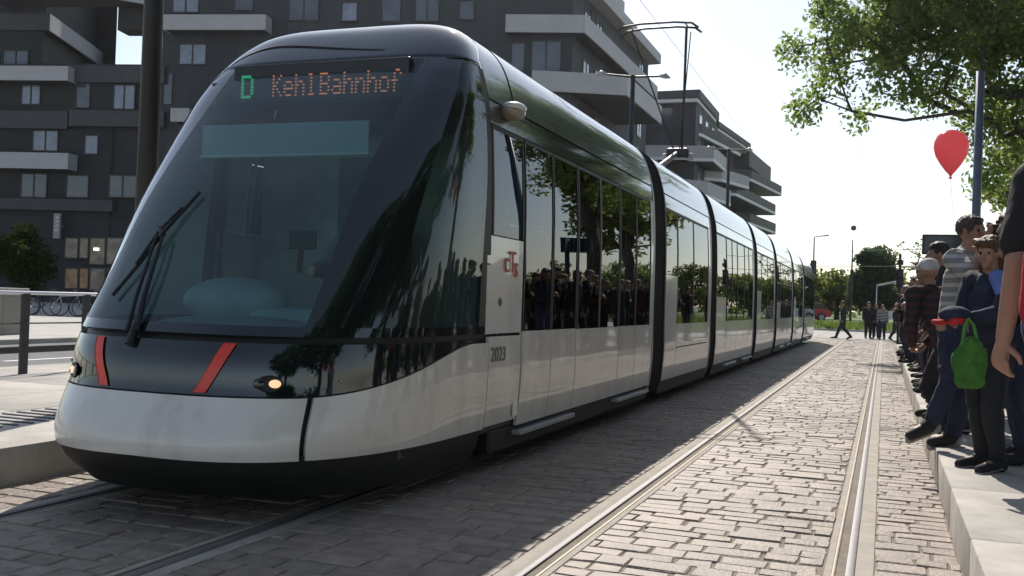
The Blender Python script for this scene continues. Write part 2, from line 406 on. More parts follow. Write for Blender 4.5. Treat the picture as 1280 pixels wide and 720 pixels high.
def nose(u, q):
    """u signed arc fraction (-1..1), q level -> world point"""
    x, y, s, _ = plan(q); a = abs(u)
    return (XC+math.copysign(np.interp(a, s, x), u), float(np.interp(a, s, y)), zq(q))
def u_at_x(q, xo): x, y, s, _ = plan(q); return float(np.interp(xo, np.maximum.accumulate(x)+np.arange(len(x))*1e-9, s))
def u_at_t(q, t): x, y, s, tt = plan(q); return float(np.interp(t, tt, s))
def u_at_y(q, yv): x, y, s, _ = plan(q); return float(np.interp(yv, y, s))
def nn(u, q):
    e = 2e-3; a = np.array(nose(u-e, q)); b = np.array(nose(u+e, q)); c = np.array(nose(u, max(q-e, 0))); d = np.array(nose(u, min(q+e, 1)))
    n = np.cross(b-a, d-c); n /= np.linalg.norm(n)+1e-12
    return n if np.isfinite(n).all() else np.array([0,-1,0.])
FLIP = None
def tail(P):      # the rear cab is the front one turned round
    P = np.array(P, float); P[...,0] = 2*XC-P[...,0]; P[...,1] = TAILSUM-P[...,1]; return P
TAILSUM = 4.55+45.3
def patch(qlo, qhi, ulo, uhi, nu, nv, th=.015, off=0.0, back=False):
    """sheet over u in [ulo(q), uhi(q)], q in [qlo(u), qhi(u)]; normals point outwards"""
    fn = lambda f, a: f(a) if callable(f) else f
    P = np.zeros((nu+1, nv+1, 3)); N = np.zeros_like(P)
    for i in range(nu+1):
        for j in range(nv+1):
            um = fn(ulo, fn(qlo, 0) if not callable(qlo) else .3)
            if callable(qlo) or callable(qhi):
                u = ulo+(uhi-ulo)*i/nu; a, b = fn(qlo, u), fn(qhi, u); q = a+(b-a)*j/nv
            else:
                q = qlo+(qhi-qlo)*j/nv; a, b = fn(ulo, q), fn(uhi, q); u = a+(b-a)*i/nu
            n = nn(u, q); P[i,j] = np.array(nose(u, q))+n*off; N[i,j] = n
    if back: P = tail(P); N[...,0] *= -1; N[...,1] *= -1
    mb = MB(); mb.grid(P, th, N); return mb

M_wpaint = mat('white_paint_mat', (.74,.725,.68), .3, var=.05, vscale=2.2, coat=.8, bump=.018, bscale=2.6)
def grime(m, dirt, amt=.5, zs=.35, sc=3.0):
    nt = m.node_tree; b = nt.nodes['Principled BSDF']; l = b.inputs['Base Color'].links[0].from_socket
    tc = nt.nodes.new('ShaderNodeTexCoord'); mp = nt.nodes.new('ShaderNodeMapping'); mp.inputs['Scale'].default_value = (1,1,zs); n = nt.nodes.new('ShaderNodeTexNoise'); n.inputs['Scale'].default_value = sc; n.inputs['Detail'].default_value = 7; n.inputs['Roughness'].default_value = .7
    r = nt.nodes.new('ShaderNodeMapRange'); r.inputs['From Min'].default_value = .48; r.inputs['From Max'].default_value = .78; r.inputs['To Max'].default_value = amt
    mx = nt.nodes.new('ShaderNodeMix'); mx.data_type = 'RGBA'; mx.inputs[7].default_value = (*dirt, 1)
    nt.links.new(tc.outputs['Object'], mp.inputs['Vector']); nt.links.new(mp.outputs['Vector'], n.inputs['Vector']); nt.links.new(n.outputs['Fac'], r.inputs['Value']); nt.links.new(r.outputs['Result'], mx.inputs['Factor']); nt.links.new(l, mx.inputs[6]); nt.links.new(mx.outputs[2], b.inputs['Base Color'])
grime(M_wpaint, (.34,.29,.23), .5)
M_black = mat('black_trim_mat', (.012,.013,.013), .5, var=.3, vscale=4)
M_gloss = mat('black_gloss_mat', (.010,.014,.014), .06, coat=1.0, spec=.6, bump=.008, bscale=1.6)
M_roof = mat('roof_paint_mat', (.075,.085,.08), .2, metal=.35, var=.12, vscale=3, coat=1.0, bump=.02, bscale=2.4)
M_rubber = mat('rubber_mat', (.016,.016,.017), .7, var=.3)
M_glassF = glass_mat('windshield_glass', (.66,.90,.88), .004, 1.5, veil=.06)
M_glassS = glass_mat('side_glass', (.16,.20,.19), .004, 1.62, wave=.02)
M_glassC = glass_mat('cab_side_glass', (.50,.64,.55), .004, 1.5, veil=.025)
M_red = mat('red_stripe_mat', (.75,.05,.02), .45, var=.08, coat=.5)
M_under = mat('underbody_mat', (.014,.015,.014), .6, var=.3, vscale=5)
M_int = mat('interior_mat', (.36,.39,.38), .6, var=.1)
M_intd = mat('interior_dark_mat', (.05,.06,.065), .6, var=.15)
M_dash = mat('dashboard_mat', (.22,.30,.33), .5, var=.12, vscale=3)
M_led_g = mat('led_green_mat', (0,.1,.04), .5, emit=(.08,.9,.45), estr=.24)
M_led_r = mat('led_red_mat', (.2,.05,0), .5, emit=(1.0,.32,.18), estr=.38)
M_lamp = mat('headlamp_mat', (.9,.8,.6), .15, emit=(1.0,.60,.30), estr=.8)
M_lens = glass_mat('lens_glass', (.8,.8,.8), .02)
M_grey = mat('grey_metal_mat', (.38,.39,.40), .4, metal=.3, var=.12)

tram = thing('tram', 'long white and black articulated tram with red front stripes standing on the left track', 'tram', (XC, 25, 0))
W = dict(parent=tram, world=True)

def qz(z): return float(q_of_z(z))
def sm(t): t = min(max(t, 0), 1); return t*t*(3-2*t)
def ztop(u):      # top of the white bumper: low in front, rising along the flank
    y = nose(u, qz(.8))[1]; return .715+.045*sm(abs(u)/.25)*0+.30*sm((y-4.85)/1.75)
def zbot(u): return .385-.02*abs(u)
USB = 0.325
GL0 = 1.062
for back in (False, True):
    K = dict(back=back)
    # seam between bumper and flank panels
    usb = USB; usg = .013
    part('bumper', patch(lambda u: qz(zbot(u)), lambda u: qz(ztop(u)), -usb, usb, 64, 14, .03, **K), M_wpaint, auto=40, **W)
    for s in (-1, 1):
        a, b = sorted((s*(usb+usg), s*1.0))
        part('flank_panel', patch(lambda u: qz(zbot(u)), lambda u: qz(ztop(u)), a, b, 40, 14, .03, **K), M_wpaint, auto=40, **W)
    part('front_mask', patch(lambda u: qz(ztop(u)+.012), lambda u: qz(max(1.035, ztop(u)+.02)), -.985, .985, 110, 8, .02, off=-.004, **K), M_gloss, auto=40, **W)
    part('nose_liner', patch(0.0, qz(1.075), -1.0, 1.0, 80, 10, 0, off=-.04, **K), M_black, smooth=True, **W)
    part('nose_skirt', patch(0.0, qz(.40), -1.0, 1.0, 80, 6, .05, off=-.018, **K), M_under, auto=40, **W)
    # glazing
    qg1 = qz(3.02)
    uw = lambda q: u_at_x(q, min(.80, wq(q)*.82))
    ucf = lambda q: max(u_at_t(q, .40+.10*(q-.2)), uw(q)+.05)
    ucr = lambda q: u_at_y(q, 6.66+.10*sm((q-.2)/.15))
    part('windshield_sill', patch(qz(1.064), qz(1.135), -1.0, 1.0, 90, 4, .03, **K), M_gloss, auto=40, **W)
    part('windshield', patch(qz(1.135), qg1, lambda q: -uw(q), uw, 40, 40, 0, **K), M_glassF, smooth=True, **W)
    for s in (-1, 1):
        f = (lambda g: (lambda q: s*g(q)))
        A, B = (uw, ucf)
        part('windshield_pillar', patch(qz(1.135), qg1, (lambda q, s=s: min(s*uw(q), s*ucf(q))), (lambda q, s=s: max(s*uw(q), s*ucf(q))), 6, 30, .03, **K), M_gloss, auto=40, **W)
        part('cab_window', patch(qz(1.135), qg1, (lambda q, s=s: min(s*ucf(q), s*ucr(q))), (lambda q, s=s: max(s*ucf(q), s*ucr(q))), 14, 30, 0, **K), M_glassC, smooth=True, **W)
        part('cab_window_frame', patch(qz(1.135), qg1, (lambda q, s=s: min(s*ucr(q), s*1.0)), (lambda q, s=s: max(s*ucr(q), s*1.0)), 4, 30, .03, **K), M_black, auto=40, **W)
    part('cab_roof', patch(qg1, .9995, -1.0, 1.0, 70, 26, .02, **K), M_gloss, smooth=True, **W)

# front details: stripes, headlamps, wiper, seams
def strip(pts, wd, off=.004, th=.004, nd=10):
    """ribbon over the nose through (x, z) points seen from the front"""
    P = []
    for k in range(nd+1):
        t = k/nd*(len(pts)-1); i = min(int(t), len(pts)-2); fr = t-i
        x = pts[i][0]*(1-fr)+pts[i+1][0]*fr; z = pts[i][1]*(1-fr)+pts[i+1][1]*fr; q = qz(z); row = []
        for e in (-.5, 0, .5):
            xx = x+e*wd; u = math.copysign(u_at_x(q, abs(xx)), xx); n = nn(u, q); row.append(np.array(nose(u, q))+n*off)
        P.append(row)
    mb = MB(); mb.grid(np.array(P), th, flip=True); return mb
for s in (-1, 1):
    part('warning_stripe', strip([(s*.46, 1.03), (s*.335, .738)], .075, off=.003, th=.003), M_red, **W)
def near(px, py, side=1):
    """nose point seen at this pixel of the photograph"""
    best = None
    for q in np.linspace(.05, .95, 91):
        for u in np.linspace(0, 1, 61):
            p = Vector(nose(side*u, q)); d = p-CAM; dep = d.dot(fw)
            x0, y0 = 1250*d.dot(rt)/dep, -1250*d.dot(up)/dep
            e = (640+x0*_c-y0*_s-px)**2+(360+x0*_s+y0*_c-py)**2
            if best is None or e < best[0]: best = (e, side*u, q)
    return best[1:]
for s in (-1, 1):
    u, q = s*u_at_x(qz(.83), .70), qz(.815); c = Vector(nose(u, q)); n = Vector(nn(u, q))
    M = Matrix.Translation(c+n*.006) @ n.to_track_quat('Z', 'Y').to_matrix().to_4x4()
    mb = MB().lathe([(.0,-.010),(.075,-.010),(.088,-.004),(.082,-.001),(.07,-.004),(0,-.004)], 24); mb.v = [(M @ Vector((p[0]*.85, p[1]*.55, p[2])))[:] for p in mb.v]
    h = part('headlight', mb, M_black, auto=30, **W)
    mb = MB().ell((.03*s,0,-.002),(.034,.024,.008)); mb.v = [(M @ Vector(p))[:] for p in mb.v]
    part('bulb', mb, M_lamp, parent=h, world=True, smooth=True)
    mb = MB().ell((-.06*s,.0,.0),(.032,.03,.010)); mb.v = [(M @ Vector(p))[:] for p in mb.v]
    part('marker_lens', mb, M_gloss, parent=h, world=True, smooth=True)
    for (dx, dz) in ((.86,.79),(.87,.87),(.93,.79),(.98,.83)):
        u2_ = s*u_at_x(qz(dz), dx); cc = Vector(nose(u2_, qz(dz)))
        part('panel_bolt', MB().ell(cc[:], (.009,.009,.009), 8, 6), M_grey, smooth=True, **W)
# wiper
def off_pt(xo, z, o): q = qz(z); u = math.copysign(u_at_x(q, abs(xo)), xo); return np.array(nose(u, q))+nn(u, q)*o
wb = off_pt(-.19, 1.10, .03)
mb = MB()
mb.tube([off_pt(-.17,1.05,.02), off_pt(-.22,1.25,.05), off_pt(-.34,1.62,.06)], [.02,.016,.010], 8)
mb.tube([off_pt(-.24,1.05,.02), off_pt(-.28,1.25,.05), off_pt(-.39,1.62,.06)], [.015,.012,.009], 8)
mb.tube([off_pt(-.34,1.62,.06), off_pt(-.40,1.66,.055)], .018, 8)
wp = part('wiper', mb, M_black, auto=40, **W)
mb = MB().tube([off_pt(-.52,1.27,.03), off_pt(-.45,1.45,.03), off_pt(-.37,1.66,.035), off_pt(-.27,1.92,.03)], .012, 6)
mb.tube([off_pt(-.45,1.45,.045), off_pt(-.39,1.64,.06), off_pt(-.32,1.80,.045)], .009, 6)
part('wiper_blade', mb, M_rubber, parent=wp, world=True)
mb = MB().tube([off_pt(-.19,1.0,.01), off_pt(-.19,1.09,.03)], [.03,.02], 10)
part('wiper_base', mb, M_black, parent=wp, world=True)

# destination display behind the windshield
F57 = {'D':'11110 10001 10001 10001 10001 10001 11110','K':'10001 10010 10100 11000 10100 10010 10001','e':'00000 00000 01110 10001 11111 10000 01110','h':'10000 10000 10110 11001 10001 10001 10001',
 'l':'01100 00100 00100 00100 00100 00100 01110','B':'11110 10001 10001 11110 10001 10001 11110','a':'00000 00000 01110 00001 01111 10001 01111','n':'00000 00000 10110 11001 10001 10001 10001','o':'00000 00000 01110 10001 10001 10001 01110','f':'00110 01001 01000 11100 01000 01000 01000',' ':' '.join(['00000']*7)}
YD = 6.32
def dots(s, x, z, pitch, r, sy=1.0):
    mb = MB()
    for ch in s:
        rows = F57[ch].split()
        wd = 3 if ch == ' ' else (4 if ch in 'lf' else 6)
        for j, row in enumerate(rows):
            for i, c in enumerate(row):
                if c == '1': mb.box((x+i*pitch-r, YD-.012, z+(6-j)*pitch*sy-r), (x+i*pitch+r, YD-.002, z+(6-j)*pitch*sy+r))
        x += wd*pitch
    return mb
pD, pK, pF = atY(305,118,YD), atY(342,120,YD), atY(501,105,YD)
zB = pK.z-.0
dp = part('destination_display', MB().box((pD.x-.10,YD,zB-.05),(pF.x+.06,YD+.08,zB+.24), .01), mat('display_mat', (.012,.014,.018), .35), **W)
nchar = 6*4+4+0
cols = 6+6+6+4+3+6+6+6+6+6+6+4
pt = (pF.x-pK.x)/cols
part('destination_text', dots('Kehl Bahnhof', pK.x, zB, pt, pt*.33, 1.5), M_led_r, parent=dp, world=True)
part('line_letter', dots('D', pD.x-.01, zB, .021, .0095, 1.2), M_led_g, parent=dp, world=True)
# sunblind and cab interior
sb0, sb1 = atY(250,194,5.95), atY(458,190,5.95)
part('sun_blind', MB().box((sb0.x,5.97,sb0.z),(sb1.x,5.985,2.50), .004), mat('blind_mat', (.40,.55,.56), .7), **W)
part('blind_rail', MB().box((sb0.x-.01,5.955,sb0.z-.022),(sb1.x+.01,5.99,sb0.z), .008), mat('blind_rail_mat', (.7,.72,.66), .5), **W)
mb = MB()
def dome(cx, cy, cz, rx, ry, rz): mb.ell((cx,cy,cz),(rx,ry,rz), 24, 14)
dome(XC+.05, 5.42, 1.03, .74, .34, .13); dome(XC-.16, 5.66, 1.24, .40, .22, .17); mb.box((XC+.02,5.50,1.05),(XC+.66,5.86,1.22), .05)
mb.box((XC-.72,5.2,.4),(XC+.72,5.75,1.0), .05)
part('dashboard', mb, M_dash, smooth=True, **W)
mb = MB().tube([(XC+.35,5.62,1.45),(XC+.37,5.60,1.62)], .02, 8); mb.box((XC+.27,5.6,1.60),(XC+.47,5.63,1.72), .01)
part('dash_monitor', mb, M_black, **W)
mb = MB().box((XC+.02,6.45,.88),(XC+.52,6.95,1.12), .06).box((XC+.04,6.88,1.13),(XC+.50,7.0,1.85), .05).box((XC+.13,6.90,1.86),(XC+.41,7.0,2.08), .04).tube([(XC+.27,6.7,.36),(XC+.27,6.7,.9)], .09, 10)
part('driver_seat', mb, M_intd, auto=40, **W)
mb = MB().box((XC-1.1,7.28,.36),(XC+1.1,7.32,2.75))
pw = part('cab_partition', mb, M_int, **W)
mb = MB().box((XC-.35,7.262,.5),(XC+.28,7.278,2.45), .006)
part('partition_door', mb, mat('partition_door_mat', (.07,.10,.13), .4), parent=pw, world=True)
part('cab_floor', MB().box((XC-.9,5.6,.30),(XC+1.12,7.3,.36)), M_intd, **W)
part('cab_ceiling', MB().box((XC-.95,6.35,2.86),(XC+.95,7.3,2.9)), M_intd, **W)

# body sections
def wz(z): return wq(qz(z))
def side(y0, y1, z0, z1, s, off=0.0, th=.025, ny=2, nz=8):
    P = np.zeros((ny+1, nz+1, 3)); N = np.zeros_like(P)
    for i in range(ny+1):
        for j in range(nz+1):
            z = z0+(z1-z0)*j/nz; e = .01
            P[i,j] = (XC+s*(wz(z)+off), y0+(y1-y0)*i/ny, z); dw = (wz(min(z+e,3.47))-wz(z-e))/(2*e); n = np.array([s, 0, -dw*1.0]); N[i,j] = n/np.linalg.norm(n)
    mb = MB(); mb.grid(P, th, N, flip=(s < 0)) if False else mb.grid(P if s > 0 else P[::-1], th, N if s > 0 else N[::-1]); return mb
def hoop(y0, y1, qa, off=0.0, n=28, ny=2, th=.03, lead=0):
    """shell over the roof from level qa on one side to qa on the other"""
    prof = [(wq(q)+off*1.0, zq(q)+off*.6) for q in np.linspace(qa, 1, n)]
    prof = [(x, z) for x, z in prof]+[(-x, z) for x, z in prof[::-1][1:]]
    qs_ = list(np.linspace(qa, 1, n)); qs_ = qs_+qs_[::-1][1:]
    ya = [max(y0, float(plan(min(q, .9995))[1][-1])+.004) if lead > 0 else y0 for q in qs_]
    yb_ = [min(y1, TAILSUM-float(plan(min(q, .9995))[1][-1])-.004) if lead < 0 else y1 for q in qs_]
    P = np.array([[(XC+x, ya[k]+(yb_[k]-ya[k])*i/ny, z) for k, (x, z) in enumerate(prof)] for i in range(ny+1)])
    mb = MB(); mb.grid(P, th); return mb
Z_W, Z_G, Z_B = 1.05, 2.62, 2.81
SECS = [(6.86, 12.42, 'lead'), (13.12, 16.85, 'mid'), (17.45, 22.75, 'door'), (23.35, 27.3, 'mid'), (27.9, 32.7, 'door'), (33.3, 37.4, 'mid'), (38.0, TAILSUM-6.86, 'tail')]
M_upper = mat('upper_band_mat', (.035,.045,.043), .10, metal=.2, coat=1, bump=.015, bscale=2)
M_door = M_wpaint
def door(y0, y1, s, n=2):
    wd = (y1-y0)/n
    for k in range(n):
        a, b = y0+k*wd+.008, y0+(k+1)*wd-.008
        d = part('door', side(a, b, .31, Z_W+.02, s), M_wpaint, auto=40, **W)
        part('door_glass', side(a+.02, b-.02, Z_W+.03, Z_G-.02, s, -.004, 0), M_glassS, parent=d, world=True, smooth=True)
        fr = MB()
        for (p, q_) in ((a, a+.02), (b-.02, b)): fr.add(*[(m_.v, m_.f) for m_ in [side(p, q_, Z_W+.02, Z_G, s, .002, .02, 1)]][0])
        fr.add(*[(m_.v, m_.f) for m_ in [side(a, b, Z_G-.03, Z_G, s, .001, .02, 1, 2)]][0])
        part('door_frame', fr, M_black, parent=d, world=True)
    part('door_sill', MB().box((XC+s*1.17-.06, y0, .235),(XC+s*1.17+.05, y1, .275), .006), M_grey, **W)
def window(y0, y1, s, z0=Z_W+.02, z1=Z_G):
    wdw = part('side_window', side(y0, y1, z0, z1, s, -.004, 0), M_glassS, smooth=True, **W)
    fr = MB()
    for (p, q_) in ((y0, y0+.03), (y1-.03, y1)): m_ = side(p, q_, z0, z1, s, .001, .02, 1); fr.add(m_.v, m_.f)
    m_ = side(y0, y1, z1-.03, z1-.001, s, .0, .02, 1, 2); fr.add(m_.v, m_.f)
    part('window_frame', fr, M_black, parent=wdw, world=True)
def panel(y0, y1, s, z0, z1, m=None, name='side_panel'): part(name, side(y0+.005, y1-.005, z0, z1, s), m or M_wpaint, auto=40, **W)
for a, b, kind in SECS:
    for s in (1, -1):
        if kind == 'lead':
            panel(6.86, 7.55, s, .37, 1.04); panel(6.78, 7.56, s, 1.062, 1.79, name='logo_panel')
            window(6.87, 7.56, s, 1.80, Z_G); door(7.58, 9.08, s); panel(9.09, 10.70, s, .31, Z_W+.015); window(9.1, 9.9, s); window(9.9, 10.69, s)
            door(10.71, 12.24, s); panel(12.25, 12.41, s, .31, Z_G)
        elif kind == 'mid':
            panel(a, a+.85, s, .31, 1.73); window(a, a+.85, s, 1.74, Z_G)
            m_ = a+.85+(b-a-1.1)*.48
            window(a+.86, m_, s); window(m_, b-.25, s); panel(b-.24, b, s, .31, Z_G)
            panel(a+.86, b-.25, s, .74, Z_W+.015); panel(a+.86, b-.25, s, .31, .725)
        elif kind == 'door':
            L = b-a; y = [a, a+.22*L, a+.50*L, a+.70*L, a+.97*L]
            panel(a, y[1], s, .31, 1.5); window(a, y[1], s, 1.51, Z_G); door(y[1]+.01, y[2]-.01, s); panel(y[2], y[3], s, .31, Z_W+.015); window(y[2], y[3], s); door(y[3]+.01, y[4]-.01, s); panel(y[4], b, s, .31, Z_G)
        else:
            panel(a, a+.9, s, .31, Z_W+.015); window(a, a+.9, s); door(a+.92, a+2.4, s); panel(a+2.41, b, s, .31, Z_W+.015); window(a+2.41, a+3.6, s); window(a+3.6, b, s)
        part('upper_band', side(a, b, Z_G+.008, Z_B-.012, s, 0, .03), M_upper, auto=40, **W)
        part('inner_wall', side(a+.01, b-.01, .30, Z_W, s, -.05, 0, 1, 3), M_black, **W)
    if kind == 'lead':
        part('roof_collar', hoop(6.86, 7.40, qz(Z_B), 0, 30, lead=1), M_roof, auto=40, **W)
        part('roof_shell', hoop(7.43, b, qz(Z_B), 0.004, 30, lead=1), M_roof, auto=40, **W)
    elif kind == 'tail':
        part('roof_shell', hoop(a, b-.57, qz(Z_B), 0.004, 30, lead=-1), M_roof, auto=40, **W)
        part('roof_collar', hoop(b-.54, b, qz(Z_B), 0, 30, lead=-1), M_roof, auto=40, **W)
    else:
        part('roof_shell', hoop(a, b, qz(Z_B), 0.004, 30), M_roof, auto=40, **W)
    part('gutter', hoop(a+(.9 if kind == 'lead' else 0), b-(.9 if kind == 'tail' else 0), qz(Z_B)-.006, -.03, 30), M_black, **W)
    if kind in ('lead', 'tail'):
        for s in (-1, 1): part('gutter', side(a if kind == 'lead' else b-.9, a+.9 if kind == 'lead' else b, Z_G+.0, Z_B+.02, s, -.02, 0, 1, 4), M_black, **W)
    part('underframe', MB().box((XC-1.14,a-.02+(.25 if kind == 'lead' else 0),.13),(XC+1.14,b+.02-(.25 if kind == 'tail' else 0),.315), .02), M_under, **W)
    part('floor', MB().box((XC-1.13,a+.01,.318),(XC+1.13,b-.01,.36)), M_intd, **W)
    part('ceiling', MB().box((XC-1.05,a+.01,2.64),(XC+1.05,b-.01,2.68)), M_intd, **W)
    # seats, poles
    if kind != 'lead' or True:
        y = a+1.0
        while y < b-.8:
            for s in (-1, 1):
                if kind in ('mid', 'tail') or s < 0:
                    mb = MB().box((XC+s*.62-.42,y,.74),(XC+s*.62+.42,y+.44,.84), .04).box((XC+s*.62-.42,y+.40,.8),(XC+s*.62+.42,y+.48,1.5), .03).box((XC+s*.62-.3,y+.1,.36),(XC+s*.62+.3,y+.35,.75))
                    part('passenger_seat', mb, M_intd, auto=40, **W)
            part('grab_pole', MB().tube([(XC+.35,y+.2,.36),(XC+.35,y+.2,2.64)], .018, 8), M_grey, **W)
            y += 1.35
        if kind == 'lead':
            pass
# bellows between the sections
for (a0, b0, _), (a1, b1, _) in zip(SECS[:-1], SECS[1:]):
    y0, y1 = b0+.0, a1-.0; n = 8; mb = MB()
    prof = [(wq(q), zq(q)) for q in np.linspace(qz(.2), 1, 34)]; prof = prof+[(-x, z) for x, z in prof[::-1][1:]]
    P = []
    for i in range(n*2+1):
        ins = .045 if i % 2 else .012
        P.append([(XC+x*(1-ins/1.2), y0+(y1-y0)*i/(2*n), z-(ins*.8 if z > 2.8 else 0)) for x, z in prof])
    mb.grid(np.array(P)); part('bellows', mb, M_rubber, auto=25, **W)
    for ye, sg in ((y0, 1), (y1, -1)):
        mb = MB(); pr = [(x*1.004, z+.006*(z > 2.8)) for x, z in prof]
        mb.grid(np.array([[(XC+x, ye-sg*.035, z) for x, z in pr], [(XC+x, ye+sg*.03, z) for x, z in pr]]), .05) if sg > 0 else mb.grid(np.array([[(XC+x, ye-.03, z) for x, z in pr], [(XC+x, ye+.035, z) for x, z in pr]]), .05)
        part('end_frame', mb, M_grey if sg > 0 else M_black, auto=40, **W)
# bogies
for yb in (8.6, 15.0, 25.3, 35.4, 41.2):
    mb = MB()
    for dx in (-.72, .72):
        for dy in (-.9, .9): mb.lathe([(.0,-.05),(.26,-.05),(.28,-.02),(.28,.05),(0,.05)], 20, (XC+dx, yb+dy, .29), 'x')
    mb.box((XC-.6,yb-1.1,.2),(XC+.6,yb+1.1,.34), .03)
    part('bogie', mb, M_under, auto=40, **W)
# camera pods
for s in (-1, 1):
    mb = MB().ell((XC+s*1.19,7.22,2.77),(.10,.13,.07), 18, 12); c = part('camera_pod', mb, mat('pod_mat', (.30,.27,.22), .35, var=.1, coat=.5), smooth=True, **W)
    mb = MB().ell((XC+s*1.20,7.22,2.80),(.096,.126,.048), 18, 12); part('pod_cap', mb, M_wpaint, parent=c, world=True, smooth=True)
# logo, number, key lock
Mx = lambda y, z: Matrix(((0,0,1,XC+1.2+.010),(1,0,0,y),(0,1,0,z),(0,0,0,1)))
M_logo = mat('logo_red_mat', (.45,.05,.03), .5)
mb = text_mb('c', .24, .003, Mx(7.11,1.53)); t = text_mb('T', .24, .003, Mx(7.215,1.53)); mb.add(t.v, t.f); t = text_mb('s', .24, .003, Mx(7.325,1.50)); mb.add(t.v, t.f)
part('logo_lettering', mb, M_logo, **W)
part('fleet_number', text_mb('2023', .155, .0015, Mx(6.90,.855)), mat('number_mat', (.16,.15,.13), .6), **W)
part('small_label', MB().box((XC+1.196,7.47,1.60),(XC+1.202,7.50,1.68)).box((XC+1.196,7.51,1.60),(XC+1.202,7.54,1.68)), M_white, **W)
part('lock', MB().lathe([(0,.0),(.03,.0),(.03,.012),(0,.012)], 12, (XC+1.196,7.06,1.30), 'x'), mat('lock_mat', (.10,.09,.03), .5), **W)
mb = text_mb('TRAMX', .01, .001, Mx(60,0)) if False else None
# pantograph
PY = 17.6
mb = MB()
pg_ = part('pantograph', MB().box((XC-.55,PY-.7,3.48),(XC+.55,PY+1.0,3.56), .02).tube([(XC-.4,PY-.6,3.6),(XC-.4,PY+.9,3.6)], .05, 8).tube([(XC+.4,PY-.6,3.6),(XC+.4,PY+.9,3.6)], .05, 8), M_dark, **W)
kn = (XC, PY+2.1, 4.35)
part('lower_arm', MB().tube([(XC,PY-.3,3.62), kn], [.06,.05], 10).tube([(XC-.18,PY-.1,3.6),(XC-.05,PY+2.0,4.25)], .022, 8).box((XC-.22,PY+2.0,4.24),(XC+.22,PY+2.2,4.44), .04), M_dark, parent=pg_, world=True)
part('upper_arm', MB().tube([(XC-.08,PY+2.1,4.40),(XC-.50,PY,6.26)], .016, 8).tube([(XC+.08,PY+2.1,4.40),(XC+.50,PY,6.26)], .024, 8).tube([(XC+.04,PY+2.05,4.40),(XC+.56,PY+.1,6.2)], .010, 8), M_dark, parent=pg_, world=True)
mb = MB()
for dy in (-.16, .16): mb.tube([(XC-.74,PY+dy,6.20),(XC-.62,PY+dy,6.29),(XC-.3,PY+dy,6.325),(XC+.3,PY+dy,6.325),(XC+.62,PY+dy,6.29),(XC+.74,PY+dy,6.20)], .020, 8)
mb.tube([(XC-.5,PY-.16,6.30),(XC-.5,PY+.16,6.30)], .014, 6).tube([(XC+.5,PY-.16,6.30),(XC+.5,PY+.16,6.30)], .014, 6)
part('collector_head', mb, M_dark, parent=pg_, world=True)
mb = MB()
for s in (-1, 1): mb.lathe([(.03,0),(.07,.02),(.04,.05),(.07,.07),(.04,.10),(.07,.12),(.03,.15)], 10, (XC+s*.25,PY+2.1,4.2))
part('insulator', mb, mat('insulator_mat', (.6,.6,.6), .4), parent=pg_, world=True)

part('hatch', MB().box((XC+1.195,7.42,.40),(XC+1.206,7.52,.50), .003), M_wpaint, **W)
# ------------------------------------------------------------------ flats on the left
M_wall = mat('dark_facade_mat', (.032,.034,.036), .75, color2=(.024,.026,.028), cscale=.35, bump=.1, bscale=30)
M_wall2 = mat('grey_facade_mat', (.046,.053,.062), .7, color2=(.034,.040,.048), cscale=.25, bump=.1, bscale=30)
def panels(m, w=2.6, h=1.45, dark=.55):
    nt = m.node_tree; b = nt.nodes['Principled BSDF']; l = b.inputs['Base Color'].links[0].from_socket
    g = nt.nodes.new('ShaderNodeNewGeometry'); sx = nt.nodes.new('ShaderNodeSeparateXYZ'); ad = nt.nodes.new('ShaderNodeMath'); cx = nt.nodes.new('ShaderNodeCombineXYZ')
    nt.links.new(g.outputs['Position'], sx.inputs[0]); nt.links.new(sx.outputs['X'], ad.inputs[0]); nt.links.new(sx.outputs['Y'], ad.inputs[1]); nt.links.new(ad.outputs[0], cx.inputs['X']); nt.links.new(sx.outputs['Z'], cx.inputs['Y'])
    br = nt.nodes.new('ShaderNodeTexBrick'); br.inputs['Scale'].default_value = 1; br.inputs['Brick Width'].default_value = w; br.inputs['Row Height'].default_value = h; br.inputs['Mortar Size'].default_value = .018; br.offset = .37
    br.inputs['Color1'].default_value = (1,1,1,1); br.inputs['Color2'].default_value = (.72,.74,.76,1); br.inputs['Mortar'].default_value = (dark*.6,)*3+(1,)
    nt.links.new(cx.outputs[0], br.inputs['Vector']); mx = nt.nodes.new('ShaderNodeMix'); mx.data_type = 'RGBA'; mx.blend_type = 'MULTIPLY'; mx.inputs['Factor'].default_value = 1
    nt.links.new(l, mx.inputs[6]); nt.links.new(br.outputs['Color'], mx.inputs[7]); nt.links.new(mx.outputs[2], b.inputs['Base Color'])
panels(M_wall); panels(M_wall2, 1.1, 2.9)
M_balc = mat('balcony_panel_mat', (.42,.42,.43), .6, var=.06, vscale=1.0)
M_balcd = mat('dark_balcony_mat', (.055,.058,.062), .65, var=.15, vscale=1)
M_slab = mat('white_slab_mat', (.80,.80,.80), .6, var=.04)  # glare on the slab edges is put into this white
M_frame = mat('window_frame_mat', (.035,.035,.038), .5)
M_pane = mat('window_pane_mat', (.06,.075,.10), .08, var=.25, vscale=.8, coat=.6)
M_curt = mat('curtain_pane_mat', (.19,.22,.29), .12, var=.2, vscale=1.5, coat=.6)
FA = YAW-R(7); fd = Vector((math.cos(FA), math.sin(FA), 0)); fn_ = Vector((-math.sin(FA), math.cos(FA), 0))   # along the front, into the building
c0 = atD(735, 25, 62); FC = Vector((c0.x, c0.y, 0))
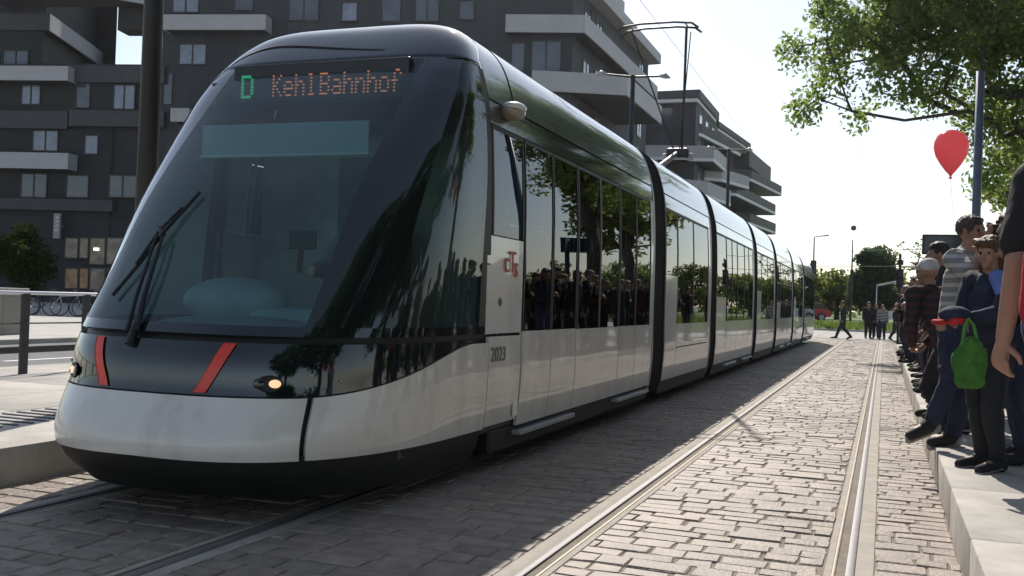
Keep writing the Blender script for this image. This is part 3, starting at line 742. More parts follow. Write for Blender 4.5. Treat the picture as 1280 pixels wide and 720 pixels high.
def fpt(px, py, off=0.0):
    """pixel -> (s along front, height) on the front plane moved off metres towards us"""
    d = ray(px, py); o = FC-fn_*off; t = (o-CAM).dot(fn_)/d.dot(fn_); P = CAM+d*t
    return (P-FC).dot(fd), P.z
def fw3(s, dep, z): p = FC+fd*s+fn_*dep; return (p.x, p.y, z)
def fbox(mb, s0, s1, d0, d1, z0, z1):
    c = [fw3(s, d, z) for z in (z0, z1) for s, d in ((s0,d0),(s1,d0),(s1,d1),(s0,d1))]
    return mb.add(c, [(0,3,2,1),(4,5,6,7),(0,1,5,4),(1,2,6,5),(2,3,7,6),(3,0,4,7)])
def frect(px0, py0, px1, py1, off=0.0):
    a = fpt(px0, (py0+py1)/2, off)[0]; b = fpt(px1, (py0+py1)/2, off)[0]; xm = (px0+px1)/2
    return a, b, fpt(xm, py1, off)[1], fpt(xm, py0, off)[1]
flats = thing('apartment_building', 'large dark apartment building with pale balcony bands behind the tram', 'building', (FC.x-15, FC.y+5, 0))
WB = dict(parent=flats, world=True)
sg0, sg1 = fpt(145, 60)[0], fpt(203, 60)[0]
SL, SR = fpt(-150, 60)[0], .0
ZT = 29.5; zl = fpt(170, 80)[1]; zg = fpt(160, 37)[1]  # unseen upper storeys raised so the tower's shade reaches the bushes
s62 = fpt(62, 40)[0]
mb = MB().prism([fw3(SL,0,0)[:2], fw3(sg0,0,0)[:2], fw3(sg0-1,13,0)[:2], fw3(SL,13,0)[:2]], 0, zl); part('left_wing', mb, M_wall, **WB)
mb = MB().prism([fw3(SL,.05,0)[:2], fw3(s62-.5,.05,0)[:2], fw3(s62-2.6,10.5,0)[:2], fw3(SL,10.5,0)[:2]], zl+.01, ZT); part('left_tower', mb, M_wall, **WB)
sb_ = (fw3(sg0,0,0)[0], fw3(sg0,0,0)[1]); vv = Vector((sb_[0], sb_[1])).normalized(); k_ = 1.165
mb = MB().prism([fw3(s62-3.2,10.52,0)[:2], (sb_[0]*k_, sb_[1]*k_), (sb_[0]*(k_+.03), sb_[1]*(k_+.03)), fw3(s62-3.2,14,0)[:2]], zl-3, ZT+4); part('setback_wall', mb, M_wall, **WB)
# long balcony along the side of the tower
zc_, zt_ = fpt(62,38)[1], fpt(62,17)[1]; A_, B_ = fw3(s62,0,0)[:2], fw3(s62-2.1,10.4,0)[:2]; A2_, B2_ = fw3(s62-.12,.1,0)[:2], fw3(s62-2.22,10.4,0)[:2]
lb = part('balcony', MB().prism([A_,B_,B2_,A2_], zc_, zt_), M_balc, **WB)
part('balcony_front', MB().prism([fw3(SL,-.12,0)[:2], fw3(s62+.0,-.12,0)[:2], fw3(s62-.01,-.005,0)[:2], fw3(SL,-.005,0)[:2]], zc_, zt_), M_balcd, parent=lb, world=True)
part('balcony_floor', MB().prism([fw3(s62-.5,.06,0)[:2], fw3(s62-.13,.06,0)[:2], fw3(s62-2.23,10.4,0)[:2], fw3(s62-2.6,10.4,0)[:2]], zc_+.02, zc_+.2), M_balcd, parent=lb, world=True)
mb = MB(); fbox(mb, sg0+.01, sg1-.01, .1, 10, 0, zl); part('link_block', mb, M_wall, **WB)
mb = MB(); fbox(mb, sg0, sg1, .1, 1.6, zg, ZT-.02); part('bridge_block', mb, M_wall, **WB)
e = fw3(sg1, 0, 0); f = fw3(sg1, 16, 0)
SX = FC.x-.9
yb = FC.y
mb = MB().prism([e[:2], (SX, FC.y-.22), (SX, 80.0), (f[0], 84.0), f[:2]], 0, 21.0)
part('right_wing', mb, M_wall2, **WB)
mb = MB().prism([(e[0],e[1]-.3), (SX+.95, FC.y-.1), (SX+.95, 80.4), (f[0], 84.4), (f[0]-.3, f[1])], 21.0, 21.75)
part('roof_parapet', mb, M_balc, **WB)
mb = MB().prism([(SX-6, 66), (SX-.6, 66), (SX-.6, 74), (SX-6, 74)], 21.75, 24.3)
part('roof_box', mb, M_balc, **WB)
def balcony(px0, py0, px1, py1, off=1.1, m=M_balc):
    s0, s1, z0, z1 = frect(px0, py0, px1, py1, off)
    mb = MB(); fbox(mb, s0, s1, -off, -off+.12, z0, z1); fbox(mb, s0, s0+.12, -off+.121, -.002, z0, z1); fbox(mb, s1-.12, s1, -off+.121, -.002, z0, z1)
    b = part('balcony', mb, m, **WB)
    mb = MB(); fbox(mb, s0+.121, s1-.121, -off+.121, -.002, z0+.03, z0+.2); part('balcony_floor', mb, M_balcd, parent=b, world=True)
for a in ((-60,82,85,100),(-60,190,85,210),(203,18,332,37),(213,135,236,152)): balcony(*a)
# band of dark balconies at the lower storeys
for a in ((86,82,205,103),(86,138,205,158),(-60,138,84,160),(-60,248,140,262)): balcony(*a, off=.35, m=M_balcd)
# wedge balconies running back on the left wing
def wedge(p0, p1, dep1, h0, h1, soff, m=M_balc, deep=1.6):
    a = fpt(p0[0], p0[1], soff); zc = a[1]; zt = fpt(p0[0], p0[1]-h0, soff)[1]
    s1 = a[0]+deep; 
    A = fw3(a[0], -soff, 0)[:2]; B = fw3(a[0]+dep1[0], -soff+dep1[1], 0)[:2]
    n = Vector((B[0]-A[0], B[1]-A[1])).normalized(); nn_ = Vector((-n.y, n.x))*.12
    mb = MB().prism([A, B, (B[0]+nn_.x, B[1]+nn_.y), (A[0]+nn_.x, A[1]+nn_.y)], zc, zt)
    L = fw3(a[0]-8, -soff, 0)[:2]; L2 = fw3(a[0]-8, -soff+.12, 0)[:2]; A2 = fw3(a[0], -soff+.12, 0)[:2]
    b = part('balcony', mb, m, **WB)
    mb = MB().prism([L, (A[0]-fd.x*.01, A[1]-fd.y*.01), (A2[0]-fd.x*.1, A2[1]-fd.y*.1), L2], zc, zt); part('balcony_front', mb, M_balcd, parent=b, world=True)
    mb = MB().prism([(L2[0], L2[1]), (A2[0]-fd.x*.13, A2[1]-fd.y*.13), fw3(a[0]+dep1[0]-.15, -.01, 0)[:2], fw3(a[0]-8, -.01, 0)[:2]], zc+.02, zc+.2); part('balcony_floor', mb, M_balcd, parent=b, world=True)
wedge((128,-4), None, (2.9, 2.2), 20, 0, 2.3)
# corner balconies on the right wing
def corner_balcony(px0, pxc, pyt, pyb, Xc, Y1, z0, z1, name='corner_balcony'):
    s0 = fpt(px0, pyt, .8)[0]; Yc = atX(pxc, pyt, Xc).y
    p = fw3(s0, -.8, 0); pi = fw3(s0, -.68, 0)
    mb = MB().prism([p[:2], (Xc, Yc), (Xc-.12, Yc+.12), pi[:2]], z0, z1)
    mb.prism([(Xc, Yc+.004), (Xc, Y1), (Xc-.12, Y1), (Xc-.12, Yc+.125)], z0, z1)
    b = part(name, mb, M_balc, **WB)
    mb = MB().prism([(p[0]+.1, p[1]+.2), (Xc-.14, Yc+.14), (Xc-.14, Y1-.01), (SX+.01, Y1-.01), (SX+.01, FC.y+.3), (fw3(s0, -.02, 0)[0]+.1, fw3(s0, -.02, 0)[1])], z0+.02, z0+.2)
    part('balcony_floor', mb, M_balcd, parent=b, world=True)
corner_balcony(632, 732, 23, 45, FC.x+.05, 79.5, 17.85, 18.95)
corner_balcony(665, 785, 91, 111, -15.3, 70.5, 14.25, 15.5)
corner_balcony(640, 760, 160, 180, -16.6, 66, 10.8, 12.0)
# windows of the front
def fwin(px0, py0, px1, py1, mullions=1, m=M_pane, off=0.0):
    s0, s1, z0, z1 = frect(px0, py0, px1, py1, off); o = -off
    mb = MB(); fbox(mb, s0-.07, s1+.07, o-.06, o+.02, z1, z1+.08); fbox(mb, s0-.07, s1+.07, o-.09, o+.02, z0-.08, z0); fbox(mb, s0-.07, s0, o-.06, o+.02, z0+.001, z1-.001); fbox(mb, s1, s1+.07, o-.06, o+.02, z0+.001, z1-.001)
    for k in range(mullions): c = s0+(s1-s0)*(k+1)/(mullions+1); fbox(mb, c-.05, c+.05, o-.055, o+.02, z0+.001, z1-.001)
    w_ = part('window', mb, M_frame, **WB)
    mb = MB(); fbox(mb, s0+.001, s1-.001, o-.02, o+.01, z0+.001, z1-.001); part('pane', mb, m, parent=w_, world=True)
for a in ((30,-8,58,15,1,M_pane),(5,64,35,80,1,M_pane),(28,107,50,130,1,M_curt),(143,107,168,136,1,M_curt),(42,164,72,188,1,M_curt),(107,170,122,192,0,M_curt),(27,218,58,246,1,M_pane),(137,220,170,246,1,M_pane),(96,104,112,134,0,M_pane),
          (225,56,257,80,1,M_curt),(217,-4,248,15,1,M_curt),(294,-4,316,12,0,M_pane),(362,-6,398,25,1,M_pane),(428,4,446,26,0,M_curt),(575,2,592,24,0,M_pane),(520,0,548,26,1,M_pane),(478,0,500,26,0,M_pane),(205,92,215,130,0,M_pane),(84,220,110,246,0,M_pane),(665,52,700,88,1,M_pane),(640,55,655,88,0,M_pane)):
    fwin(*a)
# tall dark windows on the receding side
for z0 in (2.2, 5.2, 8.2, 11.4, 14.6, 18.2):
    for y in (61.6, 64.4, 67.4, 70.6, 73.8, 76.8):
        if (int(y*10+z0*10) % 4) == 0 and z0 > 3: continue
        mb = MB().box((SX-.02, y-.1, z0-.1),(SX+.05, y+1.5, z0), 0).box((SX-.02, y-.1, z0+2.3),(SX+.05, y+1.5, z0+2.4)).box((SX-.02, y-.1, z0+.001),(SX+.05, y, z0+2.299)).box((SX-.02, y+1.4, z0+.001),(SX+.05, y+1.5, z0+2.299)).box((SX-.02, y+.66, z0+.001),(SX+.045, y+.74, z0+2.299))
        w_ = part('window', mb, M_frame, **WB)
        part('pane', MB().box((SX-.02, y+.001, z0+.001),(SX+.015, y+1.399, z0+2.299)), M_pane if random.random() < .6 else M_curt, parent=w_, world=True)
# shopfront with lit interior
M_lit = mat('lit_shop_mat', (.25,.22,.17), .5, color2=(.06,.06,.055), cscale=1.1, emit=(.55,.50,.36), estr=.05)
M_litw = mat('lit_shop_warm_mat', (.3,.2,.12), .5, color2=(.05,.04,.03), cscale=2.2, emit=(.7,.42,.2), estr=.06)
for a, m in (((82,298,97,322),M_lit),((100,298,110,322),M_lit),((113,298,131,330),M_lit),((134,298,160,330),M_lit),((82,336,97,360),M_litw),((100,336,110,360),M_litw),((113,336,131,362),M_lit),((134,336,150,362),M_litw)):
    fwin(*a, mullions=0, m=m)
s0, s1, z0, z1 = frect(118,310,124,313); mb = MB(); fbox(mb, s0, s1, -.10, -.03, z0, z1); part('shop_lamp', mb, mat('shop_lamp_mat', (1,.9,.7), .5, emit=(1,.9,.7), estr=3), **WB)
# upright sign by the entrance
s0, s1, z0, z1 = frect(68,267,76,298,.5)
mb = MB(); fbox(mb, s0, s1, -.62, -.45, z0, z1); fbox(mb, s0+.1, s1-.1, -.45, -.001, (z0+z1)/2-.05, (z0+z1)/2+.05)
sg = thing('sign', 'narrow upright grey sign with small marks on the dark wall above the shopfront', 'sign', fw3((s0+s1)/2, -.6, z0))
part('sign_board', mb, mat('sign_board_mat', (.30,.30,.31), .5, var=.1), parent=sg, world=True)
mb = MB()
for k in range(4):
    zz = z1-.18-k*.27; mm_ = s0+.08; 
    for q_ in range(3): fbox(mb, mm_+(.0 if (k+q_) % 2 else .1), s1-.08-(.1 if (k+q_) % 3 == 0 else 0), -.645, -.621, zz-.06*q_-.03, zz-.06*q_)
part('sign_marks', mb, M_slab, parent=sg, world=True)

# ------------------------------------------------------------------ flats farther along
fl2 = thing('apartment_building', 'stepped grey apartment building with jutting wedge balconies farther along the street', 'building', (-24, 112, 0))
W2 = dict(parent=fl2, world=True)
XW = -17.0
part('front_block', MB().prism([(-34,91.6),(XW+.3,91.6),(XW+.3,104.5),(-34,104.5)], 0, 20.0), M_wall2, **W2)
part('rear_block', MB().prism([(-34,104.52),(XW-.4,104.52),(XW-.4,140),(-34,140)], 0, 19.7), M_wall2, **W2)
part('roof_slab', MB().prism([(-34.4,91.1),(-16.5,91.1),(-16.5,102),(-17.2,105),(-34.4,105)], 20.02, 20.32), M_slab, **W2)
part('roof_parapet', MB().prism([(-34.2,91.4),(-16.3,91.0),(-16.3,102.5),(-17.2,105.2),(-34.4,105.2)], 20.34, 21.1), M_balcd, **W2)
part('rear_roof_slab', MB().prism([(-30,104.6),(-16.8,104.6),(-15.4,119),(-16.0,121),(-30,121)], 19.74, 20.0), M_slab, **W2)
part('rear_roof_parapet', MB().prism([(-30,104.4),(-16.6,104.4),(-15.2,119.4),(-16.0,121.4),(-30,121.4)], 20.02, 20.6), M_balcd, **W2)
part('end_roof', MB().prism([(-30,121.6),(-15.6,121.6),(-14.8,138),(-17,140),(-30,140)], 18.3, 20.3), M_balcd, **W2)
def wedge2(pts, z, par=1.05, mp=M_balcd):
    """balcony: outer edge through pts, closed against the wall"""
    n = len(pts); poly = [(XW-.35, pts[0][1])]+list(pts)+[(XW-.35, pts[-1][1]+.2)]
    b = part('balcony', MB().prism(poly, z-.28, z), M_slab, **W2)
    mb = MB()
    for a, c in zip(pts[:-1], pts[1:]):
        d = Vector((c[0]-a[0], c[1]-a[1])).normalized(); nx = Vector((-d.y, d.x))*.10; i = d*.02
        mb.prism([(a[0]+nx.x*.3, a[1]+nx.y*.3), (c[0]+nx.x*.3, c[1]+nx.y*.3), (c[0]+nx.x, c[1]+nx.y), (a[0]+nx.x, a[1]+nx.y)], z+.004, z+par)
    part('parapet', mb, mp, parent=b, world=True)
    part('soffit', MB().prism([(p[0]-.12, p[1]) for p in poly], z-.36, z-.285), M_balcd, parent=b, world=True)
wedge2([(-17.2,92.0),(-16.5,94.0),(-14.6,106.7)], 17.55, .9, M_balcd)
wedge2([(-22,90.4),(-15.0,91.9),(-15.0,99.8)], 14.9, 1.15, M_balc)
wedge2([(-17,97.0),(-15.2,98.4),(-13.4,105.0)], 13.85, 1.0, M_balc)
wedge2([(-16.9,119.0),(-15.2,121.0),(-13.2,137.0)], 16.7, 1.0)
wedge2([(-16.9,107.0),(-15.2,109.0),(-13.3,131.0)], 13.6, 1.0)
wedge2([(-16.9,88.6),(-15.2,90.3),(-14.2,98.0)], 11.4, 1.2, M_balc)
wedge2([(-16.9,119.0),(-15.2,121.0),(-13.7,136.0)], 11.5, 1.1)
wedge2([(-16.9,100.0),(-15.2,102.0),(-13.7,118.0)], 8.6, 1.1)
for z0 in (3.2, 6.2, 9.2, 12.2, 15.2, 18.0):
    for y in (93.4, 96.8, 100.6, 107, 111, 116, 122, 127, 132):
        xw = XW+.3 if y < 104 else XW-.4; h = 1.9 if z0 < 18 else 1.3
        w_ = part('window', MB().box((xw-.02,y-.08,z0-.08),(xw+.04,y+1.68,z0)).box((xw-.02,y-.08,z0+h),(xw+.04,y+1.68,z0+h+.08)).box((xw-.02,y-.08,z0+.001),(xw+.04,y,z0+h-.001)).box((xw-.02,y+1.6,z0+.001),(xw+.04,y+1.68,z0+h-.001)), M_frame, **W2)
        part('pane', MB().box((xw-.02,y+.001,z0+.001),(xw+.012,y+1.599,z0+h-.001)), M_pane, parent=w_, world=True)
for x in (-31,-27.5,-24,-20.5):
    for z0 in (3.2, 6.2, 9.2, 12.2, 15.6, 17.9):
        w_ = part('window', MB().box((x-.08,91.54,z0-.08),(x+1.68,91.62,z0)).box((x-.08,91.54,z0+1.7),(x+1.68,91.62,z0+1.78)), M_frame, **W2)
        part('pane', MB().box((x,91.57,z0+.001),(x+1.6,91.62,z0+1.699)), M_pane, parent=w_, world=True)

# ------------------------------------------------------------------ trees
def leaves_mb(cen, n, size, spread, rng, drop=.0):
    """n leaf quads scattered round the cluster centres; returns verts, faces as arrays"""
    k = rng.integers(0, len(cen), n); d = rng.normal(size=(n, 3)); d /= np.linalg.norm(d, axis=1)[:,None]
    p = cen[k]+d*(rng.random(n)**.5)[:,None]*spread
    a = rng.normal(size=(n, 3)); a /= np.linalg.norm(a, axis=1)[:,None]
    b = np.cross(a, rng.normal(size=(n, 3))); b /= np.linalg.norm(b, axis=1)[:,None]+1e-9
    s = size*rng.uniform(.6,1.3,n)[:,None]
    v = np.stack([p-a*s, p-b*s*.55+a*s*.1, p+a*s, p+b*s*.55+a*s*.1], 1)
    return v.reshape(-1, 3)
def big_mesh(name, v, m):
    n = len(v)//4; me = bpy.data.meshes.new(name); me.vertices.add(len(v)); me.vertices.foreach_set('co', v.astype(np.float32).ravel())
    me.loops.add(n*4); me.loops.foreach_set('vertex_index', np.arange(n*4, dtype=np.int32)); me.polygons.add(n)
    me.polygons.foreach_set('loop_start', np.arange(0, n*4, 4, dtype=np.int32)); me.polygons.foreach_set('loop_total', np.full(n, 4, np.int32)); me.materials.append(m); me.update(); me.validate(); return me
M_bark = mat('bark_mat', (.075,.06,.048), .9, color2=(.04,.033,.028), cscale=6, bump=.6, bscale=18)
def tree(name, label, loc, trunk_h, crown, r0, nleaf, size, lm, spread=.8, seed=1, levels=4, group=None, cat='tree', flat=1.0, bare=False, ncl=None):
    """crown: list of (centre, radii) ellipsoids relative to loc that the limbs grow into"""
    rng = np.random.default_rng(seed)
    t = thing(name, label, cat, loc, 0, group)
    pts = []
    vol = np.array([r[0]*r[1]*r[2] for _, r in crown]); vol = vol/vol.sum()
    n = ncl or 160
    for c, r in crown:
        k = max(3, int(n*(r[0]*r[1]*r[2])/sum(q[1][0]*q[1][1]*q[1][2] for q in crown)))
        d = rng.normal(size=(k, 3)); d /= np.linalg.norm(d, axis=1)[:,None]
        pts.append(np.array(c)+d*(rng.random(k)**.38)[:,None]*np.array(r))
    pts = np.concatenate(pts)
    # limbs: every cluster joins the nearest node already on the tree that is nearer the trunk
    top = np.array([0,0,trunk_h]); nodes = [np.array([0,0,0.]), np.array([0,0,trunk_h*.5]), top]; par = [-1,0,1]
    axis_top = np.array([0,0,max(p[2] for p in pts)*.8])
    for k in range(1, 5): nodes.append(top+(axis_top-top)*k/4+rng.normal(size=3)*.15); par.append(len(nodes)-2)
    order = np.argsort(np.linalg.norm(pts-top, axis=1))
    for i in order:
        p = pts[i]; A = np.array(nodes[2:]); d = np.linalg.norm(A-p, axis=1)+.25*np.linalg.norm(A-top, axis=1)
        d = d+np.where(A[:,2] > p[2]+.3, 2.0, 0); j = int(np.argmin(d))+2
        a = nodes[j]; m_ = (a+p)/2+rng.normal(size=3)*.08*np.linalg.norm(p-a)+np.array([0,0,-.05*np.linalg.norm(p-a)])
        nodes.append(m_); par.append(j); nodes.append(p); par.append(len(nodes)-2)
    load = np.ones(len(nodes)); 
    for i in range(len(nodes)-1, 0, -1): load[par[i]] += load[i]
    rad = r0*(load/load[0])**.46; rad = np.maximum(rad, .012)
    tr, br = MB(), MB()
    tr.tube([(0,0,-.2),(0,0,.25),nodes[1],nodes[2]], [r0*1.5,r0*1.12,r0,r0*.9], 12)
    for i in range(3, len(nodes)):
        a, b_ = nodes[par[i]], nodes[i]
        if np.linalg.norm(b_-a) < 1e-3: continue
        br.tube([a, b_], [min(rad[par[i]], rad[i]*1.35), rad[i]], 6 if rad[i] > .04 else 4, cap=False)
    part('trunk', tr, M_bark, t, smooth=True); part('branches', br, M_bark, t, smooth=True)
    if not bare:
        cen = pts+rng.normal(size=pts.shape)*.1
        v = leaves_mb(cen, nleaf, size, spread, rng)
        o = bpy.data.objects.new('crown', big_mesh('crown', v, lm)); link(o, t)
    return t
L_near = leaf_mat('linden_leaf_mat', (.06,.095,.025), (.12,.17,.05), .6, 3.0)
L_dark = leaf_mat('dark_leaf_mat', (.03,.06,.028), (.055,.095,.042), .4, 2.6)
L_light = leaf_mat('spring_leaf_mat', (.07,.11,.02), (.15,.19,.05), .45)
L_bush = leaf_mat('bush_leaf_mat', (.016,.032,.008), (.035,.055,.014), .25)  # leaf tone darkened, the building's shade put into the colour
# the street tree whose crown hangs into the picture, and its neighbours (mirrored in the tram's windows)
TB = Vector((5.4, 38.5, .25)); cl_ = []
for px, py, rp_ in ((1022,55,30),(1012,120,26),(1045,95,30),(1085,50,42),(1092,118,36),(1060,20,40),(1135,60,48),(1150,20,50),(1190,70,50),(1170,120,34),(1235,40,60),(1240,110,50),(1275,70,55),(1245,165,34),(1275,200,36),(1225,225,22),(1300,130,60),(1330,40,80),(1360,150,60),(1180,-30,80),(1100,-20,60),(1260,-40,90)):
    yy_ = 38.0-2.2*((px*7+py*3) % 5)/5; p_ = atY(px, py, yy_)-TB; rr_ = rp_*yy_*.97/1250; cl_.append((p_[:], (rr_*1.25, rr_*1.5, rr_)))
tree('street_tree', 'big street tree reaching leafy boughs over the right platform towards the tracks', TB[:], 4.6, cl_, .30, 46000, .11, L_near, spread=.72, seed=3, ncl=360)
tree('street_tree', 'nearer street tree beside the right platform, its trunk just outside the picture on the right', (6.6, 21.0, .25), 3.6,
     [((0,0,8.2),(4.2,4.2,3.4))], .34, 12000, .17, L_near, spread=.8, seed=9, ncl=120)
tree('street_tree', 'farther street tree beyond the leafy one on the right platform', (8.2, 56.0, .1), 3.6,
     [((0,0,8.0),(3.6,3.8,3.2))], .34, 9000, .19, L_light, spread=.8, seed=11, ncl=100)
for lab_, x_, y_, sd_ in (('dense street tree on the right beside the camera, mirrored in the cab side glass', 8.8, 10.5, 13), ('dense street tree on the right behind the camera, mirrored in the windshield pillar', 9.2, 1.5, 14), ('last dense street tree behind the camera on the right', 9.6, -7.5, 15)):
    tree('street_tree', lab_, (x_, y_, .12), 2.6, [((0,0,7.6),(4.8,5.0,5.2))], .34, 9000, .30, L_dark, spread=1.1, seed=sd_, ncl=110)
hv = RNG.uniform([7.6,12,.5],[8.6,48,1.9],(900,3)); o = bpy.data.objects.new('hedge', big_mesh('hedge', leaves_mb(hv, 16000, .11, .35, RNG), L_dark)); link(o); o['label'] = 'clipped dark hedge along the back of the right platform'; o['category'] = 'hedge'
# far side of the street: a grass bank, a road above it, trees
gb_ = MB().prism([(-120,70.31),(60,70.31),(60,76),(-120,76)], 0, .3)
gb_ = MB().add([(-120,70.31,.09),(60,70.31,.09),(60,76,.50),(-120,76,.50),(60,90,.5),(-120,90,.5),(60,400,1.2),(-120,400,1.2)], [(0,1,2,3),(3,2,4,5),(5,4,6,7)])
single('bank', gb_, mat('bank_soil_mat', (.10,.14,.04), .9, var=.3, vscale=1.5), kind='structure')
gv = np.stack([RNG.uniform(-22,14,9000), RNG.uniform(70.4,76,9000), np.zeros(9000)], 1); gv[:,2] = .09+(gv[:,1]-70.3)/5.7*.41
bl = np.zeros((9000,4,3)); ang = RNG.uniform(0,2*PI,9000); wv = np.stack([np.cos(ang), np.sin(ang), ang*0], 1)*.05; hh = RNG.uniform(.1,.28,9000)
bl[:,0] = gv-wv; bl[:,1] = gv+wv; bl[:,2] = gv+wv*.2+np.stack([ang*0, ang*0, hh], 1); bl[:,3] = gv-wv*.2+np.stack([ang*0, ang*0, hh], 1)
o = bpy.data.objects.new('grass', big_mesh('grass', bl.reshape(-1,3), leaf_mat('grass_mat', (.07,.12,.025), (.13,.19,.05), .4))); link(o); o['kind'] = 'stuff'
single('upper_road', MB().box((-120,77.5,.3),(60,86,.512)), M_asph, kind='structure')
tree('shade_tree', 'tall dense dark green tree with a rounded top at the end of the tracks', (-.75, 90, .5), 1.2,
     [((0,0,3.0),(2.0,2.0,2.6)),((0,0,5.0),(1.5,1.5,1.7))], .3, 12000, .16, L_dark, spread=.5, seed=21, ncl=150)
far = [('pale green bushy tree beyond the grass just right of the tram end', -7.6, 96, 5.2, 2.4, L_light, 31), ('low pale green tree between the tram end and the tall dark tree', -4.2, 100, 4.6, 2.1, L_light, 32),
       ('yellowish green tree right of the tall dark tree', 3.2, 94, 4.2, 2.4, L_light, 33), ('broad green tree behind the traffic signal', 6.6, 99, 5.0, 2.8, L_light, 34),
       ('green tree far right behind the crowd on the platform', 12.5, 100, 5.6, 3.2, L_light, 35), ('mid green tree hidden partly by the tram end', -11.5, 98, 5.4, 2.7, L_near, 36),
       ('dark green tree behind the tram near the far street', -16.5, 104, 6.2, 3.0, L_dark, 37), ('spreading green tree right of the broad green tree', 18.5, 98, 6.4, 3.4, L_near, 38)]
for lab, x, y, h, rr_, lm, sd_ in far:
    tree('far_tree', lab, (x, y, .5), h*.3, [((0,0,h*.55),(rr_,rr_*.9,h*.42))], .22, 5000, .17, lm, spread=.7, seed=sd_, ncl=70, group='trees beyond the far street')
tree('bare_tree', 'thin bare tree with few leaves rising behind the traffic signal', (2.6, 84, .5), 2.6, [((0,0,5.2),(2.4,2.0,1.7))], .12, 240, .12, L_light, spread=.3, seed=41, ncl=60)
o = bpy.data.objects.new('far_wood', big_mesh('far_wood', leaves_mb(np.stack([RNG.uniform(-70,70,900), RNG.uniform(125,140,900), RNG.uniform(.8,6.0,900)*RNG.uniform(.6,1.1,900)], 1), 26000, .34, 1.1, RNG), L_light)); link(o); o['kind'] = 'stuff'
# bushes in front of the flats
for lab, x, y, h, r_, sd_ in (('dark green bushy tree in front of the flats behind the parked bicycles', -34.2, 32.4, 3.7, 1.15, 51), ('second dark bushy tree at the left edge before the flats', -36.6, 30.9, 4.0, 1.3, 52)):
    tree('bushy_tree', lab, (x, y, .085), .9, [((0,0,h*.62),(r_,r_,h*.36)),((.5,.1,h*.45),(r_*.6,r_*.6,h*.2))], .09, 5000, .10, L_bush, spread=.4, seed=sd_, ncl=70, group='small trees before the flats')

# ------------------------------------------------------------------ street furniture
def post_lamp(name, label, X, Y, z, z0, rad, arms, dirv, group=None, foot=.12, droop=.06):
    t = thing(name, label, 'street lamp', (X,Y,z0), 0, group)
    part('pole', MB().tube([(0,0,0),(0,0,.5),(0,0,z-z0)], [rad*1.25,rad*1.1,rad*.8], 12), M_dark, t, smooth=True)
    for a in arms:
        d = Vector(dirv)*a
        b = part('arm', MB().tube([(0,0,z-z0-.05), d*.75+Vector((0,0,z-z0))], [.035,.028], 8), M_dark, t)
        L = d.normalized(); e0 = d*.7; e1 = d
        mb = MB().tube([e0+Vector((0,0,z-z0+.0)), (e0+e1)/2+Vector((0,0,z-z0+.02)), e1+Vector((0,0,z-z0-.04))], [.03,.09,.02], 8)
        part('lamp_head', mb, M_grey, t, smooth=True)
    return t
for (x, y, z, lab) in ((-6.8,27.4,7.75,'double armed street lamp on the left platform beside the pantograph'), (-6.6,44.5,8.3,'smaller double armed street lamp behind the far part of the tram')):
    post_lamp('street_lamp', lab, x, y, z, PH, .08, (1.05, -1.05), rt, 'lamps along the left platform')
mp = MB().tube([(-6.75,7.85,PH),(-6.75,7.85,9.5)], [.105,.075], 16)
pp = thing('mast', 'thick dark mast on the left platform rising beside the tram windshield', 'mast', (-6.75,7.85,PH))
part('pole', mp, mat('mast_mat', (.016,.016,.017), .5, var=.2), pp, world=True, smooth=True)
part('base_plate', MB().box((-6.95,7.65,PH),(-6.55,8.05,PH+.03), .008), M_dark, pp, world=True)
pp = thing('mast', 'slim bluish mast standing in the right platform crowd beside the red balloon', 'mast', (1.46,19.16,PH))
part('pole', MB().tube([(1.46,19.16,PH),(1.46,19.16,5.6)], [.075,.070], 12), mat('blue_mast_mat', (.12,.14,.19), .4, var=.1, metal=.3), pp, world=True, smooth=True)
part('base_plate', MB().box((1.31,19.01,PH),(1.61,19.31,PH+.03), .008), M_dark, pp, world=True)
# platform display
d0, d1 = atD(1153, 293, 20), atD(1183, 319, 20)
pd = thing('display_board', 'dark flat information display above the heads on the right platform', 'display', (d1.x+.35, d1.y+.12, PH))
part('screen', MB().box((d0.x, d0.y-.05, d1.z),(d0.x+.72, d0.y+.06, d0.z), .015), M_dark, pd, world=True)
part('screen_glass', MB().box((d0.x+.04, d0.y-.056, d1.z+.04),(d0.x+.68, d0.y-.051, d0.z-.04)), mat('screen_mat', (.02,.03,.045), .15), pd, world=True)
part('post', MB().tube([(d0.x+.60, d0.y, PH),(d0.x+.60, d0.y, d1.z+.1)], .05, 10), M_dark, pd, world=True)
# railing on the left platform
XRL = -9.47
zt, z1_, z2a, z2b = atX(27,366,XRL).z, atX(27,404,XRL).z, atX(27,433,XRL).z, atX(27,441,XRL).z
rl = thing('railing', 'dark steel railing with a thin top rail along the back of the left platform', 'railing', (XRL, 12, PH))
for i in range(26):
    y = 1.36+.96*i; part('post', MB().box((XRL-.02,y-.055,PH-.01),(XRL+.02,y+.055,zt), .006), M_dark, rl, world=True)
part('top_rail', MB().tube([(XRL,0.5,zt),(XRL,26,zt)], .022, 8), mat('bright_steel_mat', (.5,.5,.52), .25, metal=1), rl, world=True)
part('wire_rail', MB().tube([(XRL+.03,0.5,z1_),(XRL+.03,26,z1_)], .010, 6), M_dark, rl, world=True)
part('low_rail', MB().box((XRL+.021,.5,z2b),(XRL+.045,26,z2a)), M_dark, rl, world=True)
